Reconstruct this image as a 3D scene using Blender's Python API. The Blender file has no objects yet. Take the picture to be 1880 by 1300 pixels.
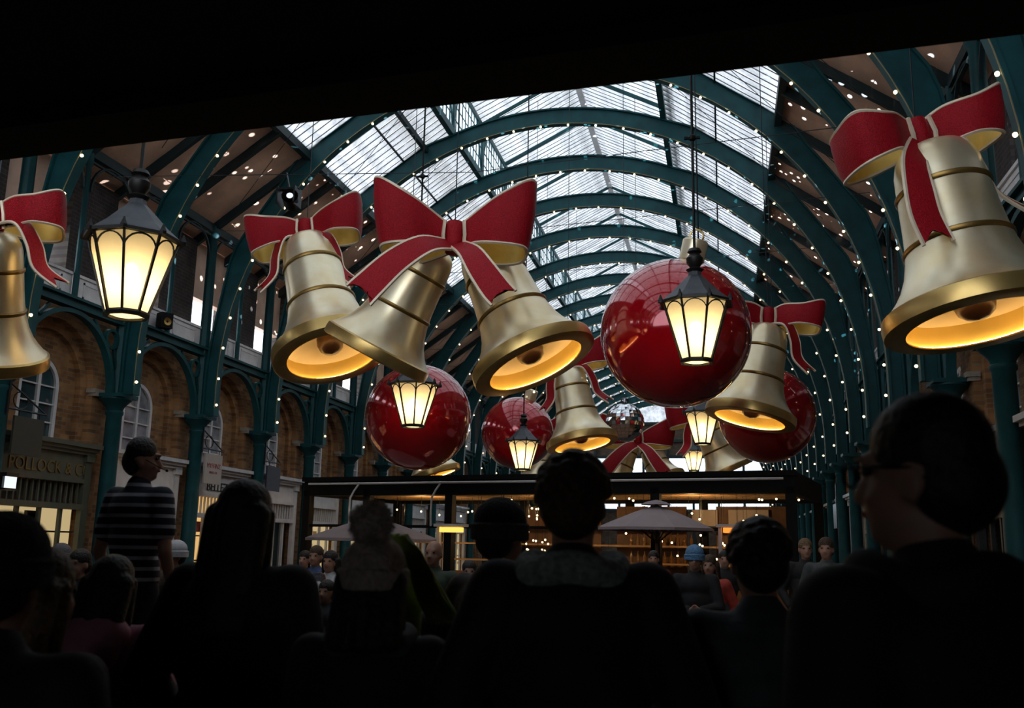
import bpy, bmesh, math, random
from mathutils import Vector, Matrix, Quaternion
random.seed(7)
SC = bpy.context.scene
COL = SC.collection
PI = math.pi

# ------------------------------------------------------------------ camera
PIT, YAW, ROL, FPX = 0.19927, 0.21864, 0.01889, 1752.3
CAM = Vector((3.916, 0.0, 1.7))
_rt = Vector((math.cos(YAW), math.sin(YAW), 0))
FW = Vector((-math.sin(YAW) * math.cos(PIT), math.cos(YAW) * math.cos(PIT), math.sin(PIT)))
_up = _rt.cross(FW)
CR = _rt * math.cos(ROL) + _up * math.sin(ROL)
CU = -_rt * math.sin(ROL) + _up * math.cos(ROL)
cam_d = bpy.data.cameras.new('camera')
cam = bpy.data.objects.new('camera', cam_d)
COL.objects.link(cam)
cam.matrix_world = Matrix(((CR.x, CU.x, -FW.x, CAM.x), (CR.y, CU.y, -FW.y, CAM.y), (CR.z, CU.z, -FW.z, CAM.z), (0, 0, 0, 1)))
cam_d.sensor_width = 36.0
cam_d.sensor_fit = 'HORIZONTAL'
cam_d.lens = FPX / 1880 * 36
cam_d.clip_start = 0.05
cam_d.clip_end = 400
cam_d.dof.use_dof = True
cam_d.dof.focus_distance = 14.0
cam_d.dof.aperture_fstop = 3.4
SC.camera = cam


def at(px, py, d):
    """point seen at pixel (px, py), d metres in front of the lens"""
    return CAM + FW * d + CR * ((px - 940) / FPX * d) + CU * ((650 - py) / FPX * d)


# ------------------------------------------------------------------ world and exposure
w = bpy.data.worlds.new('overcast_sky')
SC.world = w
w.use_nodes = True
nt = w.node_tree
bg = nt.nodes['Background']
tc = nt.nodes.new('ShaderNodeTexCoord')
nz = nt.nodes.new('ShaderNodeTexNoise')
nz.inputs['Scale'].default_value = 2.2
nz.inputs['Detail'].default_value = 4
rp = nt.nodes.new('ShaderNodeValToRGB')
rp.color_ramp.elements[0].position = 0.3
rp.color_ramp.elements[0].color = (0.72, 0.82, 0.95, 1)
rp.color_ramp.elements[1].position = 0.7
rp.color_ramp.elements[1].color = (0.95, 0.98, 1.0, 1)
nt.links.new(tc.outputs['Generated'], nz.inputs['Vector'])
nt.links.new(nz.outputs['Fac'], rp.inputs['Fac'])
nt.links.new(rp.outputs['Color'], bg.inputs['Color'])
bg.inputs['Strength'].default_value = 3.2
SC.view_settings.view_transform = 'Standard'
SC.view_settings.look = 'None'
SC.view_settings.exposure = 0.0
SC.view_settings.gamma = 1.0
SC.view_settings.use_curve_mapping = False
SC.cycles.use_denoising = True
SC.cycles.max_bounces = 7
SC.cycles.diffuse_bounces = 3
SC.cycles.glossy_bounces = 3
SC.cycles.transmission_bounces = 4
SC.cycles.transparent_max_bounces = 12
SC.cycles.sample_clamp_indirect = 4.0
SC.cycles.caustics_reflective = False
SC.cycles.caustics_refractive = False

# ------------------------------------------------------------------ materials
MATS = {}


def mat(name, col, rough=0.6, metal=0.0, var=0.12, nscale=6.0, bump=0.0, emit=None, estr=0.0, coat=0.0, spec=None, sheen=0.0, col2=None, detail=4):
    if name in MATS:
        return MATS[name]
    m = bpy.data.materials.new(name)
    m.use_nodes = True
    t = m.node_tree
    b = t.nodes['Principled BSDF']
    b.inputs['Roughness'].default_value = rough
    b.inputs['Metallic'].default_value = metal
    b.inputs['Coat Weight'].default_value = coat
    b.inputs['Coat Roughness'].default_value = 0.03
    if spec is not None:
        b.inputs['Specular IOR Level'].default_value = spec
    if sheen:
        b.inputs['Sheen Weight'].default_value = sheen
    c = t.nodes.new('ShaderNodeTexCoord')
    n = t.nodes.new('ShaderNodeTexNoise')
    n.inputs['Scale'].default_value = nscale
    n.inputs['Detail'].default_value = detail
    t.links.new(c.outputs['Object'], n.inputs['Vector'])
    r = t.nodes.new('ShaderNodeValToRGB')
    r.color_ramp.elements[0].position = 0.3
    r.color_ramp.elements[1].position = 0.72
    c2 = col2 if col2 else tuple(min(1, x * (1 + var)) for x in col)
    r.color_ramp.elements[0].color = (*[x * (1 - var) for x in col], 1)
    r.color_ramp.elements[1].color = (*c2, 1)
    t.links.new(n.outputs['Fac'], r.inputs['Fac'])
    t.links.new(r.outputs['Color'], b.inputs['Base Color'])
    if bump:
        bp = t.nodes.new('ShaderNodeBump')
        bp.inputs['Strength'].default_value = bump
        bp.inputs['Distance'].default_value = 0.02
        t.links.new(n.outputs['Fac'], bp.inputs['Height'])
        t.links.new(bp.outputs['Normal'], b.inputs['Normal'])
    if emit:
        b.inputs['Emission Color'].default_value = (*emit, 1)
        b.inputs['Emission Strength'].default_value = estr
    MATS[name] = m
    return m


def brick_mat(name, c1, c2, mortar, axis='YZ'):
    m = bpy.data.materials.new(name)
    m.use_nodes = True
    t = m.node_tree
    b = t.nodes['Principled BSDF']
    b.inputs['Roughness'].default_value = 0.85
    c = t.nodes.new('ShaderNodeTexCoord')
    s = t.nodes.new('ShaderNodeSeparateXYZ')
    k = t.nodes.new('ShaderNodeCombineXYZ')
    t.links.new(c.outputs['Object'], s.inputs[0])
    t.links.new(s.outputs[axis[0]], k.inputs[0])
    t.links.new(s.outputs[axis[1]], k.inputs[1])
    br = t.nodes.new('ShaderNodeTexBrick')
    br.inputs['Color1'].default_value = (*c1, 1)
    br.inputs['Color2'].default_value = (*c2, 1)
    br.inputs['Mortar'].default_value = (*mortar, 1)
    br.inputs['Scale'].default_value = 1
    br.inputs['Brick Width'].default_value = 0.23
    br.inputs['Row Height'].default_value = 0.078
    br.inputs['Mortar Size'].default_value = 0.008
    t.links.new(k.outputs[0], br.inputs['Vector'])
    n = t.nodes.new('ShaderNodeTexNoise')
    n.inputs['Scale'].default_value = 2.5
    t.links.new(c.outputs['Object'], n.inputs['Vector'])
    mx = t.nodes.new('ShaderNodeMix')
    mx.data_type = 'RGBA'
    mx.blend_type = 'MULTIPLY'
    mx.inputs['Factor'].default_value = 0.7
    rr = t.nodes.new('ShaderNodeValToRGB')
    rr.color_ramp.elements[0].position = 0.3
    rr.color_ramp.elements[1].position = 0.7
    rr.color_ramp.elements[0].color = (0.42, 0.38, 0.35, 1)
    rr.color_ramp.elements[1].color = (1.35, 1.3, 1.2, 1)
    t.links.new(n.outputs['Fac'], rr.inputs['Fac'])
    t.links.new(br.outputs['Color'], mx.inputs['A'])
    t.links.new(rr.outputs['Color'], mx.inputs['B'])
    t.links.new(mx.outputs['Result'], b.inputs['Base Color'])
    bp = t.nodes.new('ShaderNodeBump')
    bp.inputs['Strength'].default_value = 0.6
    bp.inputs['Distance'].default_value = 0.012
    bp.invert = True
    t.links.new(br.outputs['Fac'], bp.inputs['Height'])
    t.links.new(bp.outputs['Normal'], b.inputs['Normal'])
    MATS[name] = m
    return m


def sheet_mat(name, trans, transl, tint, scale=3.0):
    """weathered roof glass: part clear, part milky"""
    m = bpy.data.materials.new(name)
    m.use_nodes = True
    t = m.node_tree
    for n in list(t.nodes):
        if n.type == 'BSDF_PRINCIPLED':
            t.nodes.remove(n)
    out = t.nodes['Material Output']
    a = t.nodes.new('ShaderNodeBsdfTransparent')
    a.inputs['Color'].default_value = (*[x * trans for x in tint], 1)
    b = t.nodes.new('ShaderNodeBsdfTranslucent')
    b.inputs['Color'].default_value = (*[x * transl for x in tint], 1)
    c = t.nodes.new('ShaderNodeTexCoord')
    n = t.nodes.new('ShaderNodeTexNoise')
    n.inputs['Scale'].default_value = scale
    n.inputs['Detail'].default_value = 6
    n.inputs['Roughness'].default_value = 0.65
    t.links.new(c.outputs['Object'], n.inputs['Vector'])
    r = t.nodes.new('ShaderNodeValToRGB')
    r.color_ramp.elements[0].position = 0.36
    r.color_ramp.elements[0].color = (0.10, 0.10, 0.10, 1)
    r.color_ramp.elements[1].position = 0.66
    r.color_ramp.elements[1].color = (0.95, 0.95, 0.95, 1)
    t.links.new(n.outputs['Fac'], r.inputs['Fac'])
    mx = t.nodes.new('ShaderNodeMixShader')
    t.links.new(r.outputs['Color'], mx.inputs['Fac'])
    t.links.new(a.outputs[0], mx.inputs[1])
    t.links.new(b.outputs[0], mx.inputs[2])
    t.links.new(mx.outputs[0], out.inputs['Surface'])
    MATS[name] = m
    return m


def frosted_mat(name, tint, clear=0.0):
    """frosted lamp glass, lets the lamp inside glow through"""
    m = bpy.data.materials.new(name)
    m.use_nodes = True
    t = m.node_tree
    for n in list(t.nodes):
        if n.type == 'BSDF_PRINCIPLED':
            t.nodes.remove(n)
    out = t.nodes['Material Output']
    b = t.nodes.new('ShaderNodeBsdfTranslucent')
    c = t.nodes.new('ShaderNodeTexCoord')
    n = t.nodes.new('ShaderNodeTexNoise')
    n.inputs['Scale'].default_value = 5
    t.links.new(c.outputs['Object'], n.inputs['Vector'])
    r = t.nodes.new('ShaderNodeValToRGB')
    r.color_ramp.elements[0].color = (*[x * 0.75 for x in tint], 1)
    r.color_ramp.elements[1].color = (*tint, 1)
    t.links.new(n.outputs['Fac'], r.inputs['Fac'])
    t.links.new(r.outputs['Color'], b.inputs['Color'])
    a = t.nodes.new('ShaderNodeBsdfTransparent')
    mx = t.nodes.new('ShaderNodeMixShader')
    mx.inputs['Fac'].default_value = 1 - clear
    t.links.new(a.outputs[0], mx.inputs[1])
    t.links.new(b.outputs[0], mx.inputs[2])
    t.links.new(mx.outputs[0], out.inputs['Surface'])
    MATS[name] = m
    return m


def emit_mat(name, col, st, sample=False):
    m = bpy.data.materials.new(name)
    m.use_nodes = True
    t = m.node_tree
    for n in list(t.nodes):
        if n.type == 'BSDF_PRINCIPLED':
            t.nodes.remove(n)
    e = t.nodes.new('ShaderNodeEmission')
    e.inputs['Color'].default_value = (*col, 1)
    e.inputs['Strength'].default_value = st
    t.links.new(e.outputs[0], t.nodes['Material Output'].inputs['Surface'])
    if not sample:
        m.cycles.emission_sampling = 'NONE'
    MATS[name] = m
    return m


mat('glazing_grey', (0.16, 0.17, 0.18), 0.5)
mat('iron', (0.008, 0.060, 0.066), 0.5, 0.0, 0.25, 3.0, 0.05, spec=0.25)
mat('iron_dark', (0.007, 0.024, 0.027), 0.5, 0.0, 0.2, 3.0)
mat('timber', (0.76, 0.49, 0.35), 0.45, 0.0, 0.25, 1.6, 0.1)
mat('white_paint', (0.78, 0.74, 0.73), 0.6, 0.0, 0.12, 4.0)
mat('stone', (0.36, 0.30, 0.24), 0.8, 0.0, 0.2, 8.0, 0.2)
mat('black_metal', (0.010, 0.010, 0.011), 0.35, 0.3, 0.2, 6.0)
mat('black_paint', (0.006, 0.006, 0.006), 0.6, 0.0, 0.2, 6.0, spec=0.12)
mat('wire', (0.02, 0.025, 0.03), 0.5, 0.5, 0.1)
mat('cord_glint', (0.30, 0.24, 0.12), 0.4, 0.3, 0.1)
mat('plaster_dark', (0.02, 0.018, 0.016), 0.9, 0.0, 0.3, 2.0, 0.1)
mat('gold', (0.90, 0.69, 0.38), 0.34, 0.78, 0.08, 2.2, 0.06, col2=(1.0, 0.92, 0.70))
mat('gold_band', (0.30, 0.18, 0.05), 0.35, 0.8, 0.2, 3.0)
mat('gold_rim', (0.62, 0.42, 0.15), 0.30, 0.85, 0.15, 3.0)
mat('bell_cream', (0.85, 0.68, 0.42), 0.5, 0.0, 0.06, 3.0)
mat('bell_yellow', (0.90, 0.62, 0.16), 0.35, 0.3, 0.06, 3.0)
mat('clapper_brown', (0.07, 0.03, 0.012), 0.4, 0.2, 0.2)
mat('ribbon_red', (0.35, 0.004, 0.012), 0.5, 0.05, 0.5, 90.0, 0.5, spec=0.2)
mat('ribbon_gold', (0.88, 0.58, 0.13), 0.4, 0.4, 0.12, 5.0)
mat('ribbon_trim', (0.80, 0.66, 0.48), 0.4, 0.1, 0.1)
mat('bauble_red', (0.42, 0.003, 0.010), 0.12, 0.25, 0.06, 2.0, coat=1.0)
mat('mirror', (0.80, 0.82, 0.86), 0.06, 1.0, 0.05, 2.0)
mat('lamp_roof', (0.055, 0.062, 0.072), 0.5, 0.2, 0.2, 8.0)
mat('lamp_black', (0.010, 0.009, 0.008), 0.45, 0.3, 0.2)
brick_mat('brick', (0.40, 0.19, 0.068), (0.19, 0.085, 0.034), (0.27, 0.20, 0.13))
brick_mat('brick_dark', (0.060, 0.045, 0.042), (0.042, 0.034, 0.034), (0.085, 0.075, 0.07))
brick_mat('brick_end', (0.16, 0.11, 0.08), (0.12, 0.08, 0.06), (0.16, 0.13, 0.1), 'XZ')
sheet_mat('roof_glass', 0.17, 0.46, (0.95, 0.97, 1.0), 2.2)
sheet_mat('lantern_glass', 0.17, 0.46, (0.93, 0.97, 1.0), 1.8)
sheet_mat('side_glass', 0.80, 0.8, (0.85, 0.95, 1.0), 1.0)
frosted_mat('lamp_glass', (1.0, 0.86, 0.58), 0.05)
emit_mat('bulb_glow', (1.0, 0.74, 0.40), 6.0)
emit_mat('lamp_glow', (1.0, 0.78, 0.45), 22.0)
emit_mat('led_warm', (1.0, 0.70, 0.32), 16.0, True)
emit_mat('shop_glow', (1.0, 0.76, 0.38), 0.5, True)
emit_mat('shop_amber', (1.0, 0.60, 0.22), 0.75, True)
emit_mat('heater_glow', (1.0, 0.55, 0.10), 1.6, True)
emit_mat('flame_glow', (1.0, 0.28, 0.04), 1.4, True)
emit_mat('white_glow', (0.85, 0.92, 1.0), 1.1)


# ------------------------------------------------------------------ mesh helper
class MB:
    def __init__(s):
        s.v = []
        s.f = []

    def quad(s, a, b, c, d):
        n = len(s.v)
        s.v += [tuple(a), tuple(b), tuple(c), tuple(d)]
        s.f.append((n, n + 1, n + 2, n + 3))
        return s

    def poly(s, pts):
        n = len(s.v)
        s.v += [tuple(p) for p in pts]
        s.f.append(tuple(range(n, n + len(pts))))
        return s

    def box(s, x0, x1, y0, y1, z0, z1):
        n = len(s.v)
        s.v += [(x, y, z) for x in (x0, x1) for y in (y0, y1) for z in (z0, z1)]
        for q in ((0, 1, 3, 2), (4, 6, 7, 5), (0, 4, 5, 1), (2, 3, 7, 6), (0, 2, 6, 4), (1, 5, 7, 3)):
            s.f.append(tuple(n + i for i in q))
        return s

    def bar(s, p, q, w, h, up=(0, 0, 1)):
        p = Vector(p)
        q = Vector(q)
        d = (q - p).normalized()
        u = Vector(up)
        sd = d.cross(u)
        if sd.length < 1e-4:
            sd = d.cross(Vector((1, 0, 0)))
        sd.normalize()
        u = sd.cross(d)
        n = len(s.v)
        for c in (p, q):
            for a, b in ((-1, -1), (1, -1), (1, 1), (-1, 1)):
                s.v.append(tuple(c + sd * (a * w / 2) + u * (b * h / 2)))
        for q_ in ((0, 1, 5, 4), (1, 2, 6, 5), (2, 3, 7, 6), (3, 0, 4, 7), (3, 2, 1, 0), (4, 5, 6, 7)):
            s.f.append(tuple(n + i for i in q_))
        return s

    def tube(s, pts, r, k=6, cap=True):
        pts = [Vector(p) for p in pts]
        rs = r if isinstance(r, (list, tuple)) else [r] * len(pts)
        n = len(s.v)
        ref = None
        for i, p in enumerate(pts):
            d = (pts[min(i + 1, len(pts) - 1)] - pts[max(i - 1, 0)]).normalized()
            if ref is None:
                ref = d.orthogonal().normalized()
            else:
                ref = (ref - d * ref.dot(d))
                ref = ref.normalized() if ref.length > 1e-5 else d.orthogonal().normalized()
            b = d.cross(ref)
            for j in range(k):
                a = 2 * PI * j / k
                s.v.append(tuple(p + ref * (rs[i] * math.cos(a)) + b * (rs[i] * math.sin(a))))
        for i in range(len(pts) - 1):
            for j in range(k):
                a = n + i * k + j
                b = n + i * k + (j + 1) % k
                s.f.append((a, b, b + k, a + k))
        if cap:
            s.f.append(tuple(n + j for j in reversed(range(k))))
            s.f.append(tuple(n + (len(pts) - 1) * k + j for j in range(k)))
        return s

    def lathe(s, prof, k=32, c=(0, 0, 0), capb=False, capt=False, ph=0.0):
        n = len(s.v)
        for r, z in prof:
            for j in range(k):
                a = 2 * PI * j / k + ph
                s.v.append((c[0] + r * math.cos(a), c[1] + r * math.sin(a), c[2] + z))
        for i in range(len(prof) - 1):
            for j in range(k):
                a = n + i * k + j
                b = n + i * k + (j + 1) % k
                s.f.append((a, b, b + k, a + k))
        if capb:
            s.f.append(tuple(n + j for j in reversed(range(k))))
        if capt:
            s.f.append(tuple(n + (len(prof) - 1) * k + j for j in range(k)))
        return s

    def ball(s, c, r, k=12, m=8, sc=(1, 1, 1)):
        prof = []
        n = len(s.v)
        for i in range(m + 1):
            t = PI * i / m
            prof.append((r * math.sin(t) + 1e-5, -r * math.cos(t)))
        s.lathe(prof, k)
        for i in range(n, len(s.v)):
            x, y, z = s.v[i]
            s.v[i] = (c[0] + x * sc[0], c[1] + y * sc[1], c[2] + z * sc[2])
        return s

    def xf(s, M):
        s.v = [tuple(M @ Vector(p)) for p in s.v]
        return s

    def build(s, name, m, parent=None, smooth=False, kind=None):
        me = bpy.data.meshes.new(name)
        me.from_pydata(s.v, [], s.f)
        me.validate()
        bm = bmesh.new()
        bm.from_mesh(me)
        bmesh.ops.recalc_face_normals(bm, faces=bm.faces)
        bm.to_mesh(me)
        bm.free()
        me.materials.append(MATS[m] if isinstance(m, str) else m)
        if smooth:
            me.shade_smooth()
            try:
                me.set_sharp_from_angle(angle=math.radians(40))
            except Exception:
                pass
        o = bpy.data.objects.new(name, me)
        COL.objects.link(o)
        o.parent = parent
        if kind:
            o['kind'] = kind
        return o


def empty(name, loc=(0, 0, 0), label=None, cat=None, group=None, kind=None, rz=0.0):
    o = bpy.data.objects.new(name, None)
    COL.objects.link(o)
    o.location = loc
    o.rotation_euler = (0, 0, rz)
    o.empty_display_size = 0.1
    tag(o, label, cat, group, kind)
    return o


def tag(o, label=None, cat=None, group=None, kind=None):
    if label:
        o['label'] = label
    if cat:
        o['category'] = cat
    if group:
        o['group'] = group
    if kind:
        o['kind'] = kind
    return o


def share(src, parent, loc=(0, 0, 0)):
    c = src.copy()
    COL.objects.link(c)
    c.parent = parent
    c.location = loc
    return c


def copy_tree(o, parent=None):
    c = o.copy()
    COL.objects.link(c)
    c.parent = parent
    for ch in list(o.children):
        copy_tree(ch, c)
    return c


def text_mesh(name, body, size, m, parent, M, ext=0.008):
    cu = bpy.data.curves.new(name + '_font', 'FONT')
    cu.body = body
    cu.size = size
    cu.extrude = ext
    cu.align_x = 'CENTER'
    cu.align_y = 'CENTER'
    cu.resolution_u = 3
    tmp = bpy.data.objects.new('tmp_text', cu)
    COL.objects.link(tmp)
    dg = bpy.context.evaluated_depsgraph_get()
    me = bpy.data.meshes.new_from_object(tmp.evaluated_get(dg))
    me.name = name
    bpy.data.objects.remove(tmp)
    me.materials.clear()
    me.materials.append(MATS[m])
    o = bpy.data.objects.new(name, me)
    COL.objects.link(o)
    o.parent = parent
    o.matrix_local = M
    return o


ORD = ['first', 'second', 'third', 'fourth', 'fifth', 'sixth', 'seventh', 'eighth', 'ninth', 'tenth', 'eleventh', 'twelfth', 'thirteenth',
       'fourteenth', 'fifteenth', 'sixteenth', 'seventeenth', 'eighteenth', 'nineteenth', 'twentieth', 'twenty-first', 'twenty-second']

# ================================================================== the hall
BAY, YC0, HW = 3.0, 16.15, 7.48
K0, K1 = -7, 18                       # column lines, k = 0 is the column beside the big left lantern


def ky(k):
    return YC0 + BAY * k


YB, YE = ky(K0), ky(K1) + 1.5


def rz(x):
    return 8.9 + 0.70 * (7.5 - abs(x))


# floor ------------------------------------------------------------
def paver_mat():
    m = brick_mat('paving', (0.075, 0.070, 0.066), (0.055, 0.052, 0.050), (0.03, 0.028, 0.026), 'XY')
    b = [n for n in m.node_tree.nodes if n.type == 'TEX_BRICK'][0]
    b.inputs['Brick Width'].default_value = 0.7
    b.inputs['Row Height'].default_value = 0.5
    return m


paver_mat()
fl = MB().box(-8.6, 8.6, YB - 0.5, YE, -0.2, 0).build('floor', 'paving')
tag(fl, kind='structure')

# roof -------------------------------------------------------------
ceil_ = empty('ceiling', (0, 0, 0), kind='structure')
CZ0, RM = 5.1, 7.27


def arch_pt(a, r):
    return (r * math.cos(a), 0, CZ0 + r * math.sin(a))


def make_rib():
    mb = MB()
    N = 64
    angs = [PI * i / N for i in range(N + 1)]

    def depth(a):
        x = abs(RM * math.cos(a))
        b = 0.0
        for c, s_, h in ((5.1, 0.55, 0.16), (3.4, 0.6, 0.07), (6.6, 0.4, 0.10)):
            b += h * max(0.0, 1 - abs(x - c) / s_)
        return 0.20 + b - 0.13 * min(1.0, max(0.0, (x - 6.7) / 0.5))

    def sweep(fin, fout, wdt):
        n = len(mb.v)
        cnt = 0
        pts = [(HW - 0.21, None)] 
        rows = []
        # straight stilt on the capital, then the arch, then the other stilt
        rows.append((RM + fin(0), RM + fout(0), 4.42, 1))
        for a in angs:
            rows.append((RM + fin(a), RM + fout(a), a, 0))
        rows.append((RM + fin(PI), RM + fout(PI), 4.42, -1))
        for ri, ro, a, st in rows:
            for r in (ri, ro):
                if st:
                    x, z = st * r, a
                else:
                    x, _, z = arch_pt(a, r)
                for y in (-wdt / 2, wdt / 2):
                    mb.v.append((x, y, z))
            cnt += 1
        for i in range(cnt - 1):
            o = n + i * 4
            for p, q in ((0, 1), (1, 3), (3, 2), (2, 0)):
                mb.f.append((o + p, o + q, o + 4 + q, o + 4 + p))
        mb.f.append((n, n + 1, n + 3, n + 2))
        o = n + (cnt - 1) * 4
        mb.f.append((o, o + 2, o + 3, o + 1))

    sweep(lambda a: -0.22, lambda a: -0.17, 0.22)
    sweep(lambda a: -0.17, lambda a: depth(a) - 0.03, 0.07)
    sweep(lambda a: depth(a) - 0.03, lambda a: depth(a) + 0.01, 0.20)
    return mb


rib0 = make_rib().build('arch_rib', 'iron', ceil_)
rib0.location = (0, ky(K0), 0)
for k in range(K0 + 1, K1 + 1):
    share(rib0, ceil_, (0, ky(k), 0))

# timber lined lower slopes, half a bay each
XG, XL = 5.2, 2.7                    # glass starts at XG, lantern wall stands at XL
for sx in (-1, 1):
    first = None
    for k in range(K0, K1):
        for h in (0, 1):
            y = ky(k) + 1.5 * h
            if first is None:
                mb = MB()
                for i in range(9):   # boards with open joints
                    xa = 8.3 - (8.3 - XG) * i / 9
                    xb = 8.3 - (8.3 - XG) * (i + 1) / 9 + 0.012
                    j = 0.006 * (i % 2)
                    mb.poly([(sx * xa, 0.02, rz(xa) + j), (sx * xa, 1.48, rz(xa) + j), (sx * xb, 1.48, rz(xb) + j), (sx * xb, 0.02, rz(xb) + j)])
                    mb.poly([(sx * xa, 0.0, rz(xa) + 0.08), (sx * xa, 1.5, rz(xa) + 0.08), (sx * xb, 1.5, rz(xb) + 0.08), (sx * xb, 0.0, rz(xb) + 0.08)])
                first = mb.build('timber_panel', 'timber', ceil_)
                first.location = (0, y, 0)
            else:
                share(first, ceil_, (0, y, 0))
    mb = MB()
    mb.bar((sx * 8.2, 0, rz(8.2) - 0.10), (sx * XG, 0, rz(XG) - 0.10), 0.10, 0.18)
    raf = mb.build('rafter', 'iron_dark', ceil_)
    raf.location = (0, ky(K0), 0)
    for k in range(2 * K0 + 1, 2 * K1 + 1):
        share(raf, ceil_, (0, YC0 + k * 1.5, 0))
    # purlins
    for x, nm in ((XG, 'purlin'), (XL, 'purlin'), (7.5, 'wall_plate')):
        MB().box(sx * x - 0.07, sx * x + 0.07, YB, YE, rz(x) - 0.20, rz(x) - 0.01).build(nm, 'iron_dark' if x > 5 else 'iron', ceil_)
    MB().box(sx * 3.95 - 0.02, sx * 3.95 + 0.02, YB, YE, rz(3.95) + 0.01, rz(3.95) + 0.05).build('glazing_rail', 'wire', ceil_)
MB().box(-3.42, -3.32, ky(1), ky(2), rz(3.37) - 0.16, rz(3.37) - 0.02).build('purlin', 'iron_dark', ceil_)

# glazing: panes one by one near the camera, joined beyond
NP = 12


def pane_quads(mb, x0, z0, x1, z1, y0, y1):
    dx, dz = x1 - x0, z1 - z0
    L = math.hypot(dx, dz)
    nx, nz_ = -dz / L, dx / L
    if nz_ < 0:
        nx, nz_ = -nx, -nz_
    t = 0.012
    mb.quad((x0, y0, z0), (x0, y1, z0), (x1, y1, z1), (x1, y0, z1))
    return mb


LZ = 13.75                           # lantern eave
RIDGE = 15.2
pane_src = {}
for sx in (-1, 1):
    for nm, xa, za, xb, zb, m in (('glass_pane', XG, rz(XG) + 0.04, XL, rz(XL) + 0.04, 'roof_glass'), ('glass_pane', XL + 0.15, LZ, 0.0, RIDGE, 'lantern_glass')):
        far = MB()
        bars = MB()
        wbar = 0.020 if m == 'roof_glass' else 0.024
        for k in range(K0, K1 + 1):
            single = (0 <= k <= 6) if m == 'roof_glass' else (1 <= k <= 5)
            n = NP if k < K1 else NP // 2
            for i in range(n):
                y = ky(k) + i * BAY / NP
                jz = 0.004 * ((i * 7 + k * 3) % 5)
                if single:
                    key = (sx, m)
                    if key not in pane_src:
                        mb = pane_quads(MB(), sx * xa, za, sx * xb, zb, 0.008, BAY / NP - 0.008)
                        o = mb.build(nm, m, ceil_)
                        pane_src[key] = o
                        o.location = (0, y, jz)
                    else:
                        share(pane_src[key], ceil_, (0, y, jz))
                else:
                    pane_quads(far, sx * xa, za + jz, sx * xb, zb + jz, y + 0.008, y + BAY / NP - 0.008)
                bars.bar((sx * xa, y, za - 0.005), (sx * xb, y, zb - 0.005), wbar, 0.016)
        far.build('distant_glass_panes', m, ceil_, kind='stuff')
        bars.build('glazing_bars', 'glazing_grey', ceil_, kind='stuff')
    # lantern side: posts, rails, mullions, glass
    mul = MB()
    fr = MB()
    gl = MB()
    xs = sx * XL
    zb_, zt_ = rz(XL), LZ
    fr.box(xs - 0.05, xs + 0.05, YB, YE, zt_ - 0.12, zt_ + 0.02)
    for j in (1, 2, 3):
        z = zb_ + (zt_ - zb_) * j / 4
        mul.box(xs - 0.015, xs + 0.015, YB, YE, z - 0.012, z + 0.012)
    for k in range(K0, K1 + 1):
        y = ky(k)
        fr.box(xs - 0.06, xs + 0.06, y - 0.06, y + 0.06, zb_ - 0.1, zt_)
        fr.bar((xs, y, zb_), (xs, y + 0.55, zt_ - 0.1), 0.05, 0.05)
        fr.bar((xs, y, zb_), (xs, y - 0.55, zt_ - 0.1), 0.05, 0.05)
        # iron ties up to the ridge
        fr.bar((xs, y, zt_), (0, y, RIDGE - 0.05), 0.05, 0.09)
        for i in range(1, 10):
            yy = y + i * 0.3
            mul.box(xs - 0.018, xs + 0.018, yy - 0.014, yy + 0.014, zb_, zt_)
    gl.quad((xs, YB, zb_), (xs, YE, zb_), (xs, YE, zt_), (xs, YB, zt_))
    fr.build('lantern_frame', 'iron', ceil_)
    mul.build('lantern_mullions', 'iron', ceil_, kind='stuff')
    gl.build('lantern_side_glass', 'side_glass', ceil_)
MB().box(-0.09, 0.09, YB, YE, RIDGE - 0.1, RIDGE + 0.04).build('ridge_beam', 'white_paint', ceil_)
# thin tie cables across the hall and roof bracing
tie = MB()
for k in range(-1, 9):
    y = ky(k) + 0.9
    tie.tube([(-6.6, y, 8.0), (0, y + 0.3, 7.75), (6.6, y, 8.0)], 0.007, 4)
    tie.tube([(-6.2, y + 0.9, 8.9), (-2.6, y - 0.6, 12.1)], 0.007, 4)
    tie.tube([(6.2, y + 0.9, 8.9), (2.6, y - 0.6, 12.1)], 0.007, 4)
tie.build('tie_cables', 'wire', ceil_, kind='stuff')


# side walls -------------------------------------------------------
def arch_wall(mb, X, dX, y0, y1, z0, z1, yc, r, zs, sill=None, n=20):
    """wall face at X with an arched opening, reveal running back by dX"""
    mb.quad((X, y0, z0), (X, yc - r, z0), (X, yc - r, z1), (X, y0, z1))
    mb.quad((X, yc + r, z0), (X, y1, z0), (X, y1, z1), (X, yc + r, z1))
    pts = [(yc - r * math.cos(PI * i / n), zs + r * math.sin(PI * i / n)) for i in range(n + 1)]
    for i in range(n):
        (ya, za), (yb, zb) = pts[i], pts[i + 1]
        mb.quad((X, ya, za), (X, yb, zb), (X, yb, z1), (X, ya, z1))
        mb.quad((X, ya, za), (X, yb, zb), (X + dX, yb, zb), (X + dX, ya, za))
    zb0 = sill if sill is not None else z0
    for yy in (yc - r, yc + r):
        mb.quad((X, yy, zb0), (X, yy, zs), (X + dX, yy, zs), (X + dX, yy, zb0))
    if sill is not None:
        mb.quad((X, yc - r, z0), (X, yc + r, z0), (X, yc + r, sill), (X, yc - r, sill))
        mb.quad((X, yc - r, sill), (X, yc + r, sill), (X + dX, yc + r, sill), (X + dX, yc - r, sill))
    return mb


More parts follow.
